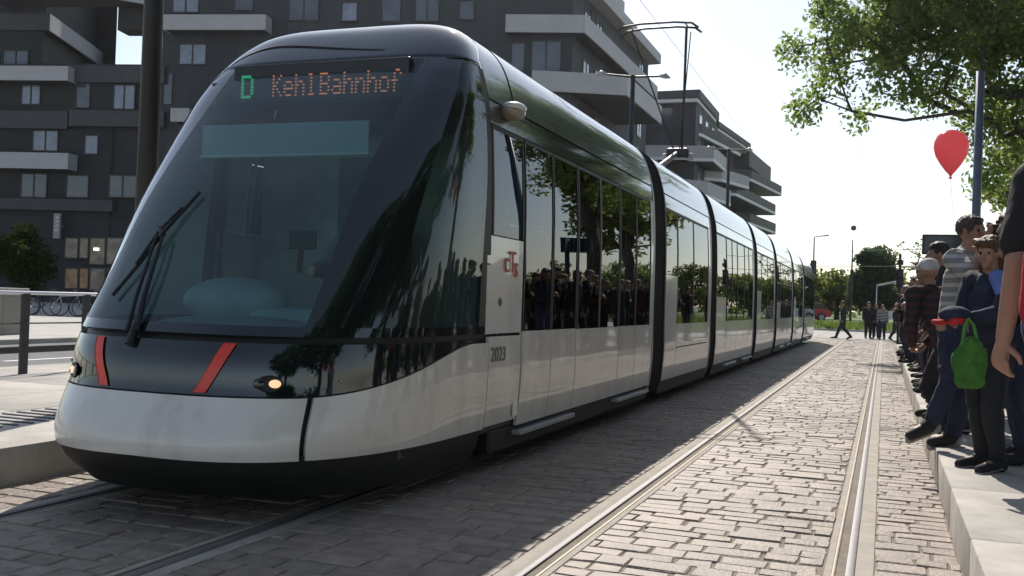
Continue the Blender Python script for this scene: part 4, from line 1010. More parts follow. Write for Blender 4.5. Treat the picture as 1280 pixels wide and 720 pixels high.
# utility box on the forecourt
b0 = atZ(8, 418, .085)
ub = thing('utility_cabinet', 'beige concrete cabinet at the left edge beyond the railing', 'cabinet', (b0.x, b0.y, .085))
part('body', MB().box((-.62,-.4,0),(.18,.4,1.02), .02), mat('cabinet_mat', (.36,.33,.28), .8, var=.12, bump=.2), ub)
part('lid', MB().box((-.66,-.44,1.02),(.22,.44,1.10), .02), M_kerb, ub)
part('door', MB().box((.181,-.3,.12),(.195,.3,.9), .004), mat('cabinet_door_mat', (.30,.28,.24), .7), ub)
# traffic signal, mast and lamps at the far street
t = thing('traffic_signal', 'black traffic signal on a thin post at the end of the right platform', 'traffic light', (.52, 40.8, .0))
part('post', MB().tube([(.52,40.8,0),(.52,40.8,3.55)], .05, 8), M_dark, t, world=True)
part('signal_head', MB().box((.40,40.62,2.28),(.66,40.76,3.0), .03), M_black, t, world=True)
part('camera_box', MB().box((.42,40.6,3.15),(.64,40.8,3.35), .03).tube([(.53,40.8,3.35),(.53,40.8,3.6)], .03, 6), M_dark, t, world=True)
part('lens', MB().lathe([(0,0),(.09,0),(.09,-.05),(0,-.04)], 12, (.53,40.615,2.8), 'y').lathe([(0,0),(.09,0),(.09,-.05),(0,-.04)], 12, (.53,40.615,2.52), 'y'), mat('signal_lens_mat', (.03,.03,.03), .3), t, world=True)
t = thing('street_pole', 'thin grey pole with a sideways arm behind the standing people at the far crossing', 'pole', (-.34,60,0))
p_ = atD(1096,357,57); q_ = atD(1121,352,57)
part('pole', MB().tube([(p_.x,p_.y,0),(p_.x,p_.y,p_.z)], .035, 8), M_grey, t, world=True); part('arm', MB().tube([p_[:], q_[:]], .06, 6), M_grey, t, world=True)
p_ = atD(1018,296,72); q_ = atD(1036,294,72)
t = thing('street_lamp', 'tall thin street lamp with one arm rising just beyond the tram end', 'street lamp', (p_.x,p_.y,0))
part('pole', MB().tube([(p_.x,p_.y,0),(p_.x,p_.y,p_.z)], [.09,.05], 8), M_grey, t, world=True); part('lamp_head', MB().tube([p_[:], q_[:]], [.03,.07], 8), M_grey, t, world=True)
part('banner_box', MB().box((p_.x-.2,p_.y-.15,p_.z-2.7),(p_.x+.2,p_.y+.15,p_.z-1.7), .03), M_dark, t, world=True)
p_ = atD(1066,300,74)
t = thing('street_pole', 'bare thin pole standing left of the tall dark tree', 'pole', (p_.x,p_.y,0))
part('pole', MB().tube([(p_.x,p_.y,0),(p_.x,p_.y,p_.z)], [.10,.04], 8), M_dark, t, world=True); part('pole_box', MB().box((p_.x-.12,p_.y-.1,2.6),(p_.x+.12,p_.y+.1,p_.z-2.2), .03), M_dark, t, world=True)
p_ = atD(1067,285,62); single('ball', MB().ell((0,0,0),(.17,.17,.17), 14, 10), mat('ball_mat', (.08,.09,.08), .6), 'small dark round ball in the pale sky above the far pole', 'ball', smooth=True, loc=p_)
# overhead wires
wr = mat('wire_mat', (.05,.05,.055), .5)
def wire(lab, pts, r=.008):
    mb = MB().tube(pts, r, 5, cap=False); single('overhead_wire', mb, wr, lab, 'wire', group='overhead wires')
wire('contact wire above the tram touching the pantograph', [(TC,-4,6.36),(TC,PY,6.345),(TC,60,6.36)], .004)
wire('contact wire above the empty right track', [(OC,-4,6.36),(OC,60,6.36)], .003)
a, b_ = atD(1020,333,70), atD(1180,333,52); wire('lower thin span wire across the far street', [a[:], b_[:]], .018)
a, b_ = atD(1055,314,72), atD(1180,311,54); wire('upper thin span wire across the far street', [a[:], b_[:]], .018)
# balloon
bp_ = atD(1189, 190, 10.0)
bl_ = thing('balloon', 'shiny red balloon floating above the crowd on the right platform', 'balloon', (bp_.x, bp_.y, bp_.z))
prof = [(0.0,-.245),(.012,-.24),(.018,-.225),(.05,-.19),(.10,-.12),(.145,-.04),(.165,.04),(.16,.10),(.135,.16),(.09,.20),(.04,.217),(0,.22)]
mred = mat('balloon_mat', (.62,.03,.05), .25, coat=.4); mred.node_tree.nodes['Principled BSDF'].inputs['Transmission Weight'].default_value = 0
mix = mred.node_tree; tr_ = mix.nodes.new('ShaderNodeBsdfTranslucent'); tr_.inputs['Color'].default_value = (1.0,.38,.42,1); ms = mix.nodes.new('ShaderNodeMixShader'); ms.inputs['Fac'].default_value = .72
out = [n for n in mix.nodes if n.type == 'OUTPUT_MATERIAL'][0]; mix.links.new(mix.nodes['Principled BSDF'].outputs['BSDF'], ms.inputs[1]); mix.links.new(tr_.outputs['BSDF'], ms.inputs[2]); mix.links.new(ms.outputs['Shader'], out.inputs['Surface'])
mb = MB().lathe(prof, 28); part('bladder', mb, mred, bl_, smooth=True)
part('knot', MB().lathe([(.006,-.243),(.02,-.262),(.016,-.268),(0,-.262)], 10), mred, bl_)
part('string', MB().tube([(0,0,-.26),(.05,.08,-.7),(.12,.12,-1.15)], .0015, 4), wr, bl_)
# bicycles parked before the flats
M_chrome = mat('chrome_mat', (.7,.7,.72), .2, metal=1)
def bicycle(label, m, loc, rz):
    t = thing('bicycle', label, 'bicycle', loc, rz, 'bicycles parked before the flats')
    f_ = MB()
    for a, b in (((-.5,0,.34),(-.1,0,.30)),((-.1,0,.30),(-.25,0,.85)),((-.5,0,.34),(-.22,0,.75)),((-.22,0,.75),(.36,0,.80)),((-.1,0,.30),(.38,0,.70)),((.34,0,.92),(.55,0,.34))): f_.tube([a,b], .018, 6)
    part('frame', f_, m, t)
    for x in (-.5, .55):
        mb = MB(); 
        for k in range(20):
            a0, a1 = 2*PI*k/20, 2*PI*(k+1)/20; mb.tube([(x+.33*math.cos(a0),0,.34+.33*math.sin(a0)),(x+.33*math.cos(a1),0,.34+.33*math.sin(a1))], .02, 5, cap=False)
        w_ = part('wheel', mb, M_rubber, t)
        mb = MB()
        for k in range(10): a0 = PI*k/5; mb.tube([(x,0,.34),(x+.31*math.cos(a0),0,.34+.31*math.sin(a0))], .004, 3, cap=False)
        mb.tube([(x,-.04,.34),(x,.04,.34)], .03, 8); part('spokes', mb, M_chrome, w_)
    part('saddle', MB().ell((-.27,0,.88),(.13,.07,.035), 10, 6), M_black, t, smooth=True)
    part('handlebar', MB().tube([(.30,-.28,1.0),(.36,-.1,1.02),(.36,.1,1.02),(.30,.28,1.0)], .014, 6), M_chrome, t)
    return t
bikes = [(-31.2,29.4,'red',(.22,.03,.02)),(-30.4,29.9,'dark blue',(.02,.03,.10)),(-29.7,30.3,'silver',(.4,.4,.42)),(-29.0,30.8,'black',(.015,.015,.015)),(-28.4,31.2,'dark green',(.02,.07,.03)),(-32.3,28.8,'grey',(.15,.15,.16))]
for i, (x, y, cn, c) in enumerate(bikes):
    bicycle('%s framed bicycle parked in the row before the flats' % cn, mat('bike_%s_mat' % cn.replace(' ', '_'), c, .35, coat=.5), (x, y, .085), R(20+17*i))
# cars beyond the grass
def car(label, c, loc, rz):
    t = thing('parked_car', label, 'car', loc, rz, 'cars beyond the grass')
    m = mat('car_paint_mat', c, .3, coat=.8)
    sidep = [(-2.0,.35),(-2.02,.75),(-1.75,.92),(-1.2,.98),(.9,.93),(1.75,.80),(2.02,.62),(2.02,.35)]
    def ext(poly, w0, w1=None):
        mb = MB(); n = len(poly); v = [(x,-w0,z) for x, z in poly]+[(x,w0,z) for x, z in poly]
        return mb.add(v, [tuple(range(n)), tuple(range(n, 2*n))[::-1]]+[(i, n+i, n+(i+1) % n, (i+1) % n) for i in range(n)])
    part('body', ext(sidep, .86), m, t, auto=30)
    part('cabin', ext([(-1.72,.93),(-1.35,1.38),(-.9,1.46),(.1,1.44),(.95,.95)], .74), mat('car_glass_mat', (.02,.025,.03), .1, coat=1), t, auto=30)
    part('roof', ext([(-1.40,1.40),(-.9,1.475),(.1,1.46),(.28,1.38)], .72), m, t, auto=30)
    for x in (-1.3, 1.3):
        for s in (-1, 1):
            w_ = part('wheel', MB().lathe([(0,-.1),(.30,-.1),(.32,-.06),(.32,.06),(.30,.1),(0,.1)], 18, (x, s*.80, .32), 'y'), M_rubber, t, auto=40)
            part('rim', MB().lathe([(0,-.105),(.19,-.105),(.19,.105),(0,.105)], 12, (x, s*.80, .32), 'y'), M_grey, w_, auto=40)
    for s in (-1, 1): part('headlight', MB().ell((2.0,s*.62,.66),(.05,.16,.07), 10, 6), M_slab, t, smooth=True)
    return t
car('red car with a pale roof parked beyond the grass at the tram end', (.45,.03,.04), (-5.9, 80.5, .512), R(190))
car('dark grey car farther left beyond the grass', (.05,.055,.06), (-9.8, 82.2, .512), R(5))
car('white car passing behind the tall dark tree trunk', (.7,.7,.7), (1.2, 80.8, .512), R(182))
# ------------------------------------------------------------------ people
def blob_mesh(name, el, vox, m, smooth=2):
    """one continuous skin over tapered capsules ('c', p, r, q, s) and ellipsoids ('e', c, (rx, ry, rz))"""
    mb = MB()
    for e in el:
        if e[0] == 'e': mb.ell(e[1], e[2], 20, 14)
        else:
            p, r, q, s = Vector(e[1]), e[2], Vector(e[3]), e[4]; fl = e[5] if len(e) > 5 else 1.0   # fl flattens front to back
            d = q-p; L = d.length
            if L < 1e-4: mb.ell(p[:], (r,r,r), 16, 10); continue
            d.normalize(); a = Vector((0,1,0)) if abs(d.y) < .8 else Vector((0,0,1))
            u = d.cross(a).normalized(); w_ = u.cross(d); n = 18; rings = []
            for k in range(6): t = PI/2*(1-k/5.0); rings.append((p-d*r*math.sin(t), max(r*math.cos(t), r*.03)))
            for k in range(6): t = PI/2*k/5.0; rings.append((q+d*s*math.sin(t), max(s*math.cos(t), s*.03)))
            vs = [c+(u*math.cos(2*PI*i/n)+w_*math.sin(2*PI*i/n)*fl)*rr for c, rr in rings for i in range(n)]
            fs = [(j*n+i, j*n+(i+1) % n, (j+1)*n+(i+1) % n, (j+1)*n+i) for j in range(len(rings)-1) for i in range(n)]
            fs += [tuple(range(n))[::-1], tuple((len(rings)-1)*n+i for i in range(n))]
            mb.add(vs, fs)
    me = bpy.data.meshes.new(name); me.from_pydata([tuple(v) for v in mb.v], [], mb.f)
    bm = bmesh.new(); bm.from_mesh(me); bmesh.ops.recalc_face_normals(bm, faces=bm.faces[:]); bm.to_mesh(me); bm.free()
    o = bpy.data.objects.new('tmp', me); COL.objects.link(o)
    md = o.modifiers.new('r', 'REMESH'); md.mode = 'VOXEL'; md.voxel_size = vox
    if smooth: ms_ = o.modifiers.new('s', 'SMOOTH'); ms_.factor = .5; ms_.iterations = smooth
    dg = bpy.context.evaluated_depsgraph_get(); out = bpy.data.meshes.new_from_object(o.evaluated_get(dg))
    bpy.data.objects.remove(o); bpy.data.meshes.remove(me)
    out.name = name; out.materials.clear()
    for k in (m if isinstance(m, list) else [m]): out.materials.append(k)
    out.shade_smooth(); return out
from mathutils import noise as _nz
def folds(me, amp, sx=7.0, sz=4.5, seed=0.0):
    vs = me.vertices; no = [v.normal.copy() for v in vs]
    for v, n in zip(vs, no):
        p = v.co.copy(); a = _nz.noise((p.x*sx+seed, p.y*sx, p.z*sz+p.x*3)); b = _nz.noise((p.x*sx*2.3, p.y*sx*2.3+seed, p.z*sz*3.1))
        v.co = p+n*amp*((1-abs(a)*2.6)*.8+b*.5)
    me.update(); return me
_fs = [0.0]
def attach(name, me, parent):
    if name in ('jacket', 'tshirt', 'trousers', 'shorts', 'pack', 'pouch'): _fs[0] += 3.7; folds(me, .011, seed=_fs[0])
    if name == 'hair': folds(me, .008, 26, 9)
    o = bpy.data.objects.new(name, me); link(o, parent); return o
_mc = {}
def cloth(c, kind='plain', c2=None):
    k = (c, kind, c2)
    if k not in _mc:
        m = mat('cloth_mat', c, .85, var=.22, vscale=9, bump=.5, bscale=14)
        if kind == 'stripe':
            nt = m.node_tree; b = nt.nodes['Principled BSDF']; tc = nt.nodes.new('ShaderNodeTexCoord'); wv = nt.nodes.new('ShaderNodeTexWave'); wv.bands_direction = 'Z'; wv.inputs['Scale'].default_value = 4.2; wv.inputs['Distortion'].default_value = .6
            cr = nt.nodes.new('ShaderNodeValToRGB'); cr.color_ramp.interpolation = 'CONSTANT'; cr.color_ramp.elements[0].color = (*c,1); cr.color_ramp.elements[1].color = (*c2,1); cr.color_ramp.elements[1].position = .62
            nt.links.new(tc.outputs['Object'], wv.inputs['Vector']); nt.links.new(wv.outputs['Fac'], cr.inputs['Fac']); nt.links.new(cr.outputs['Color'], b.inputs['Base Color'])
        _mc[k] = m
    return _mc[k]
M_skin = mat('skin_mat', (.36,.20,.14), .55, var=.08, vscale=12); M_skin.node_tree.nodes['Principled BSDF'].inputs['Subsurface Weight'].default_value = .08
M_skin.node_tree.nodes['Principled BSDF'].inputs['Subsurface Radius'].default_value = (.02,.008,.004)
M_eye = mat('eye_mat', (.02,.015,.012), .2); M_lip = mat('lip_mat', (.33,.12,.10), .5)
def V3(*a): return Vector(a)
def hand(el, wr, dirv, palmn, sz=1.0, curl=.5):
    """palm and five unequal bent fingers; dirv towards the fingertips, palmn out of the palm"""
    d = Vector(dirv).normalized(); n = Vector(palmn); n = (n-d*n.dot(d)).normalized(); s = d.cross(n)
    c = Vector(wr)
    el.append(('c', c, .026*sz, c+d*.075*sz, .034*sz, .55)); 
    for k, (o_, L) in enumerate(((-.031,.062),(-.011,.075),(.011,.08),(.031,.072))):
        b = c+d*.085*sz+s*o_*sz; m1 = b+(d*math.cos(curl)+n*math.sin(curl))*L*.5*sz; m2 = m1+(d*math.cos(curl*2.2)+n*math.sin(curl*2.2))*L*.45*sz
        el.append(('c', b, .0105*sz, m1, .0095*sz)); el.append(('c', m1, .0095*sz, m2, .008*sz))
    b = c+d*.03*sz+s*.034*sz; m1 = b+(s*.7+d*.55+n*.45).normalized()*.04*sz; m2 = m1+(d*.8+n*.5).normalized()*.03*sz
    el.append(('c', b, .013*sz, m1, .011*sz)); el.append(('c', m1, .011*sz, m2, .009*sz))
def person(label, loc, face, H=1.72, vox=.012, top=(.03,.03,.035), legs=(.03,.035,.06), shoe=(.03,.03,.03), hair=(.05,.03,.02), hairlen='short', lean=(0,0), headturn=0.0, headtilt=0.0,
           armL=None, armR=None, legL=None, legR=None, sleeves='long', kind='plain', top2=None, hat=None, shorts=False, group='people waiting on the right platform', skirt=0.0, stocky=1.0, handL=None, handR=None, name='person', squash=0.0):
    """face: direction (degrees from +Y, anticlockwise) the person looks; joints given in local metres of a 1.72 m figure"""
    k = H/1.72; t = thing(name, label, 'person', loc, R(face), group)
    S = lambda p: Vector(p)*k
    lx, ly = lean
    hip = V3(0,0,.93-squash); chest = V3(lx*.6, ly*.6, 1.27-squash); neck = V3(lx, ly, 1.47-squash); shL = neck+V3(-.185*stocky,-.01,-.055); shR = neck+V3(.185*stocky,-.01,-.055)
    aL = armL or [shL+V3(-.05,-.03,-.28), shL+V3(-.06,.05,-.52)]; aR = armR or [shR+V3(.05,-.03,-.28), shR+V3(.06,.05,-.52)]
    gL = legL or [(-.10,.02,.49),(-.10,-.03,.09),(-.12,.15,.035)]; gR = legR or [(.10,.02,.49),(.10,-.03,.09),(.12,.15,.035)]
    aL = [Vector(p) for p in aL]; aR = [Vector(p) for p in aR]; gL = [Vector(p) for p in gL]; gR = [Vector(p) for p in gR]
    hL, hR = hip+V3(-.09,0,-.02), hip+V3(.09,0,-.02)
    E = []
    c = lambda p, r, q, s, f=1.0, L=None: (E if L is None else L).append(('c', S(p), r*k, S(q), s*k, f))
    ht = Matrix.Rotation(R(headturn), 3, 'Z') @ Matrix.Rotation(R(headtilt), 3, 'X')
    hc = neck+V3(0,.025,.155)+ht @ V3(0,.01,0)
    def hp(x, y, z): return hc+ht @ V3(x, y, z)
    # head: skull, jaw, brow, nose, chin, ears
    E.append(('e', S(hp(0,-.012,.025)), (.076*k,.095*k,.098*k))); c(hp(0,.03,-.02), .062, hp(0,.052,-.085), .036)
    c(hp(-.035,.066,.022), .017, hp(.035,.066,.022), .017); c(hp(0,.086,.012), .011, hp(0,.108,-.026), .015); c(hp(-.02,.078,-.058), .012, hp(.02,.078,-.058), .012); c(hp(0,.072,-.09), .018, hp(0,.06,-.095), .02)
    for s in (-1, 1): c(hp(s*.078,-.005,.015), .014, hp(s*.082,-.012,-.03), .011); c(hp(s*.034,.06,-.025), .026, hp(s*.03,.055,-.05), .024)
    c(neck+V3(0,-.01,-.03), .062, hc+V3(0,-.005,-.05), .056)
    # trunk and limbs
    c(hip, .135*stocky, chest, .135*stocky, .74); c(chest, .14*stocky, neck+V3(0,0,-.10), .125*stocky, .72); c(shL, .062, shR, .062)
    for sh, a in ((shL, aL), (shR, aR)): c(sh, .056, a[0], .043); c(a[0], .043, a[1], .028)
    for h, g in ((hL, gL), (hR, gR)): c(h, .092, g[0], .062); c(g[0], .060, g[1], .040); c(g[1]+V3(0,-.01,-.02), .045, g[2], .034)
    for a, hd, s in ((aL, handL, -1), (aR, handR, 1)):
        d = hd[0] if hd else (a[1]-a[0]); n = hd[1] if hd else V3(-s*1.0,.3,0)
        hand(E, S(a[1]), d, n, k, hd[2] if hd else .45)
    me = blob_mesh('body', E, vox, [M_skin, M_eye, M_lip])
    eyes = [S(hp(-.032,.078,.004)), S(hp(.032,.078,.004))]; mouth = S(hp(0,.092,-.058))
    if vox < .011:
        for p in me.polygons:
            q = Vector(p.center)
            if min((q-e).length for e in eyes) < .013*k: p.material_index = 1
            elif abs((q-mouth).z) < .007*k and (q-mouth).length < .024*k: p.material_index = 2
    attach('body', me, t)
    # top
    T = []; g_ = .017
    c(hip+V3(0,0,.02), (.145+g_)*stocky, chest, (.146+g_)*stocky, .78, T); c(chest, (.150+g_)*stocky, neck+V3(0,-.005,-.10), .132*stocky, .76, T); c(shL, .078, shR, .078, 1, T); c(neck+V3(0,-.01,-.05), .080, neck+V3(0,-.015,-.015), .074, 1, T)
    for sh, a in ((shL, aL), (shR, aR)):
        if sleeves == 'long': c(sh, .074, a[0], .061, 1, T); c(a[0], .060, a[0]+(a[1]-a[0])*.93, .046, 1, T)
        else: c(sh, .076, sh+(a[0]-sh)*.72, .070, 1, T)
    attach('jacket' if sleeves == 'long' else 'tshirt', blob_mesh('top', T, vox*1.1, cloth(top, kind, top2)), t)
    B = []; c(hip+V3(0,0,.05), .146*stocky, hip+V3(0,0,-.05), .150*stocky, .80, B)
    for h, g in ((hL, gL), (hR, gR)):
        c(h, .108, g[0], .078, 1, B)
        if not shorts: c(g[0], .076, g[0]+(g[1]-g[0])*.95, .056, 1, B)
    attach('trousers' if not shorts else 'shorts', blob_mesh('trousers', B, vox*1.1, cloth(legs)), t)
    for g, s in ((gL,-1),(gR,1)):
        F = []; fd_ = (g[2]-g[1]); c(g[1]+V3(0,-.015,-.015), .055, g[1]+fd_*.35+V3(0,0,-.012), .050, 1, F); c(g[1]+fd_*.3+V3(0,0,-.025), .047, g[2]+fd_*.18, .038, 1, F); c(g[1]+V3(0,-.035,-.052), .042, g[1]+V3(0,-.02,-.05), .042, 1, F)
        sh_ = attach('shoe', blob_mesh('shoe', F, vox, cloth(shoe)), t)
        zmin = min(v.co.z for v in sh_.data.vertices)
        if vox < .011:
            G = []; b0_ = fd_.normalized()*.045; c(g[1]-b0_+V3(0,0,-.070), .042, g[2]+fd_*.2+V3(0,0,-.022), .040, .36, G); attach('sole', blob_mesh('sole', G, vox*.8, cloth((.34,.33,.31))), sh_)
    if hair is not None and hat is None or hairlen == 'long':
        Hh = [('e', S(hp(0,-.022,.045)), (.086*k,.10*k,.092*k))]
        if hairlen == 'long':
            for s in (-1, 0, 1): c(hp(s*.06,-.05,.03), .045, hp(s*.068,-.045,-.13), .034, 1, Hh)
            c(hp(-.05,.055,.075), .03, hp(.05,.055,.075), .03, 1, Hh)
        else:
            c(hp(-.03,.045,.085), .028, hp(.04,.045,.085), .028, 1, Hh); c(hp(0,-.07,-.02), .04, hp(0,-.065,-.05), .03, 1, Hh)
        attach('hair', blob_mesh('hair', Hh, vox, mat('hair_mat', hair, .55, var=.35, vscale=40, bump=.8, bscale=70)), t)
    if hat:
        Hh = [('e', S(hp(0,-.012,.06)), (.088*k,.105*k,.082*k))]; c(hp(-.03,.09,.055), .022, hp(.03,.09,.055), .022, .5, Hh); c(hp(-.02,.13,.045), .018, hp(.02,.13,.045), .018, .4, Hh)
        attach('cap', blob_mesh('cap', Hh, vox, cloth(hat)), t)
    t['_k'] = k; del t['_k']
    return t
def world_of(t, p, H=1.72):
    k = H/1.72; a = t.rotation_euler.z; v = Vector(p)*k
    return Vector((t.location.x+v.x*math.cos(a)-v.y*math.sin(a), t.location.y+v.x*math.sin(a)+v.y*math.cos(a), t.location.z+v.z))
NV = .0085
# the boyish figure in the navy jacket, nearest to the camera in full view
P2 = person('young person in a navy jacket with a blue shoulder panel holding a red cap', (.70,7.72,PH), 135, 1.60, NV, top=(.022,.026,.05), legs=(.020,.022,.028), shoe=(.018,.018,.022), hair=(.10,.045,.02), hairlen='long', headturn=14, headtilt=-6,
   armL=[(-.20,.16,1.17),(-.10,.34,1.13)], armR=[(.26,.02,1.15),(.20,.26,1.10)], handL=(V3(.3,1,-.1), V3(.2,-.2,-1), .7), handR=(V3(-.5,.9,-.1), V3(-.2,-.1,-1), .7), legL=[(-.08,.06,.49),(-.09,-.02,.09),(-.11,.17,.035)], legR=[(.10,.0,.49),(.11,-.10,.09),(.14,.08,.035)])
sp = []; k_ = 1.6/1.72
for a, b in (((-.13,.10,1.44),(-.20,.09,1.28)),((-.20,.09,1.28),(-.215,.12,1.17))): sp.append(('c', Vector(a)*k_, .055, Vector(b)*k_, .05))
attach('shoulder_panel', blob_mesh('shoulder_panel', sp, NV, cloth((.13,.20,.50))), P2)
sp = [('c', Vector((-.02,-.07,1.47))*k_, .055, Vector((.02,-.07,1.47))*k_, .055)]
attach('collar', blob_mesh('collar', sp, NV, cloth((.25,.28,.38))), P2)
# the red and navy cap in the hands
cw = world_of(P2, (-.06,.44,1.12), 1.6)
cap = thing('cap', 'red and navy cap held out in front of the navy jacket', 'cap', cw, R(118))
attach('crown', blob_mesh('crown', [('e', (0,0,.03), (.095,.11,.062))], .006, cloth((.025,.03,.07))), cap)
attach('brim', blob_mesh('brim', [('c', (-.07,.05,-.012), .026, (.07,.05,-.012), .026), ('c', (-.05,.12,-.022), .020, (.05,.12,-.022), .020), ('c', (-.085,-.03,-.01), .022, (-.085,.05,-.01), .022)], .006, cloth((.50,.03,.035))), cap)
# the photographer
P3 = person('tall photographer in a grey striped T-shirt raising a black camera to his face', (.56,8.85,PH), 238, 1.84, NV, top=(.26,.26,.25), kind='stripe', top2=(.50,.50,.48), legs=(.03,.04,.075), shoe=(.035,.03,.035), hair=(.07,.05,.04), headturn=-8, headtilt=4, sleeves='short', lean=(0,.06),
   armL=[(-.26,.24,1.30),(-.09,.24,1.56)], armR=[(.26,.24,1.30),(.09,.25,1.57)], handL=(V3(.25,.3,1), V3(.6,-.6,0), .7), handR=(V3(-.25,.3,1), V3(-.6,-.6,0), .7),
   legL=[(-.08,.03,.49),(-.08,-.05,.09),(.06,-.12,.035)], legR=[(.18,.06,.56),(.22,-.055,.20),(.36,-.12,.11)])
kw_ = world_of(P3, (0,.30,1.63), 1.84)
cm_ = thing('camera', 'black camera held up to the photographer\'s face', 'camera', kw_, R(238))
part('body', MB().box((-.075,-.03,-.05),(.075,.035,.05), .012).box((-.03,-.025,.05),(.03,.03,.085), .012), M_black, cm_, auto=40)
part('lens', MB().lathe([(0,.03),(.038,.03),(.042,.10),(.046,.16),(.036,.16),(.03,.13),(0,.13)], 20, (0,0,0), 'y'), M_black, cm_, auto=40)
# stooping person with the dark striped top, pale cap
P4 = person('stooping person in a dark striped sweater with a pale cap at the platform edge', (.60,9.9,PH), 48, 1.70, NV, top=(.028,.022,.024), kind='stripe', top2=(.07,.03,.03), legs=(.022,.022,.03), shoe=(.03,.03,.035), hat=(.52,.50,.50), lean=(0,.28), squash=.15, stocky=1.2,
   legL=[(-.10,.18,.42),(-.10,-.02,.09),(-.12,.16,.035)], legR=[(.10,.16,.42),(.10,-.05,.09),(.12,.12,.035)], armL=[(-.24,.28,.98),(-.10,.38,.80)], armR=[(.24,.28,.98),(.10,.38,.80)])
# green bag hanging before the photographer
gbp = world_of(P2, (-.22,.46,1.02), 1.6)
gbag = thing('bag', 'slack green cloth bag hanging beside the red cap', 'bag', gbp, R(118))
attach('pouch', blob_mesh('pouch', [('e', (0,0,-.20), (.06,.12,.15)), ('c', (0,-.02,-.08), .05, (0,.02,-.26), .075), ('c', (0,.05,-.30), .05, (0,-.05,-.30), .05)], .008, cloth((.05,.17,.025))), gbag)
folds(gbag.children[0].data, .016, 11, 7, 2.0)
part('strap', MB().tube([(0,-.06,-.08),(.02,-.03,.06),(.03,0,.10),(.02,.03,.06),(0,.06,-.08)], .012, 6), cloth((.08,.28,.05)), gbag)
# right edge: bare arm in a black T-shirt, only partly inside the picture
P1 = person('person in a black T-shirt with a bare hanging arm cut off by the right edge', (.74,4.53,PH), 22, 1.95, NV, top=(.012,.012,.014), legs=(.05,.07,.16), shoe=(.06,.04,.035), hair=(.06,.04,.03), sleeves='short', armL=[(-.245,-.02,1.14),(-.25,.05,.87)], legL=[(-.03,.0,.49),(.02,-.05,.09),(.03,.13,.035)], legR=[(.14,.02,.49),(.16,-.03,.09),(.18,.15,.035)])
rb_ = atD(1324,356,3.75)
rbag = thing('bag', 'red shoulder bag against the black T-shirt at the right edge', 'bag', rb_, R(22))
attach('pouch', blob_mesh('pouch', [('c', (-.07,0,.11), .05, (.07,0,.11), .05), ('c', (-.08,0,-.11), .055, (.08,0,-.11), .055), ('c', (-.08,0,.1), .05, (-.085,0,-.1), .055), ('c', (.08,0,.1), .05, (.085,0,-.1), .055), ('c', (0,0,.09), .06, (0,0,-.09), .06)], .008, cloth((.42,.02,.03))), rbag)
part('strap', MB().tube([(-.07,0,.10),(-.08,-.04,.25),(-.02,-.08,.36)], .016, 6), cloth((.25,.33,.40)), rbag)
# the legs and dark clothes seen between the front figures
crowd = [
 ('person in a brown coat and blue jeans standing behind the navy jacket', 1.22, 7.35, 100, 1.70, (.10,.07,.05), (.06,.08,.15), (.05,.04,.03), 'long'),
 ('person in olive trousers and a dark green top behind the photographer', 1.20, 9.3, 75, 1.72, (.03,.045,.03), (.10,.085,.05), (.25,.24,.23), 'short'),
 ('person in a black hoodie beyond the stooping striped sweater', .72, 12.2, 112, 1.74, (.02,.02,.022), (.03,.035,.06), (.10,.10,.10), 'short'),
 ('person with a dark red jacket leaning out beyond the black hoodie', .70, 13.9, 104, 1.68, (.16,.02,.025), (.02,.02,.03), (.03,.03,.03), 'long'),
 ('person in a grey hooded jacket at the platform edge, fourth from the stooping sweater', .66, 15.8, 106, 1.76, (.14,.14,.15), (.04,.05,.10), (.03,.03,.03), 'short'),
 ('person in a navy coat and purple trousers standing at the platform edge', .68, 18.2, 110, 1.70, (.02,.025,.06), (.08,.06,.15), (.03,.02,.03), 'long'),
 ('person in a black jacket farther along the platform near the slim mast', .72, 21.0, 98, 1.78, (.018,.018,.02), (.02,.02,.03), (.05,.05,.05), 'short'),
 ('person in a teal sweater farther along the platform edge', .66, 24.5, 108, 1.66, (.02,.07,.09), (.03,.03,.04), (.04,.04,.04), 'long'),
 ('person in a dark brown jacket far along the platform edge', .74, 28.2, 100, 1.74, (.05,.03,.02), (.03,.035,.06), (.04,.04,.04), 'short'),
 ('person in a black coat standing last but one along the platform edge', .68, 33.0, 112, 1.70, (.015,.015,.018), (.02,.02,.02), (.03,.03,.03), 'long'),
 ('small distant person in dark clothes at the far end of the platform edge', .72, 37.5, 95, 1.72, (.03,.03,.04), (.025,.03,.05), (.03,.03,.03), 'short'),
 ('person in a white shirt in the second row behind the photographer', 1.55, 11.4, 95, 1.75, (.42,.42,.42), (.03,.03,.04), (.04,.04,.04), 'short'),
 ('person in a bright red jacket in the second row behind the black hoodie', 1.45, 13.2, 96, 1.70, (.45,.02,.03), (.03,.03,.05), (.04,.04,.04), 'long'),
 ('person in a dark blue sweater in the second row by the display board', 1.50, 16.2, 90, 1.74, (.03,.04,.11), (.05,.05,.06), (.03,.03,.03), 'short'),
 ('person in an orange scarfed dark coat in the second row near the slim mast', 1.62, 20.2, 92, 1.68, (.16,.07,.03), (.02,.02,.03), (.03,.03,.03), 'long'),
]
rq = random.Random(11)
extra = [('hooded dark jacket', (.02,.022,.025)), ('charcoal coat', (.045,.045,.05)), ('black puffer jacket', (.012,.012,.014)), ('deep green parka', (.02,.045,.025)), ('wine coloured sweater', (.11,.015,.03)), ('brown leather jacket', (.06,.03,.015)), ('dark denim jacket', (.03,.05,.10))]
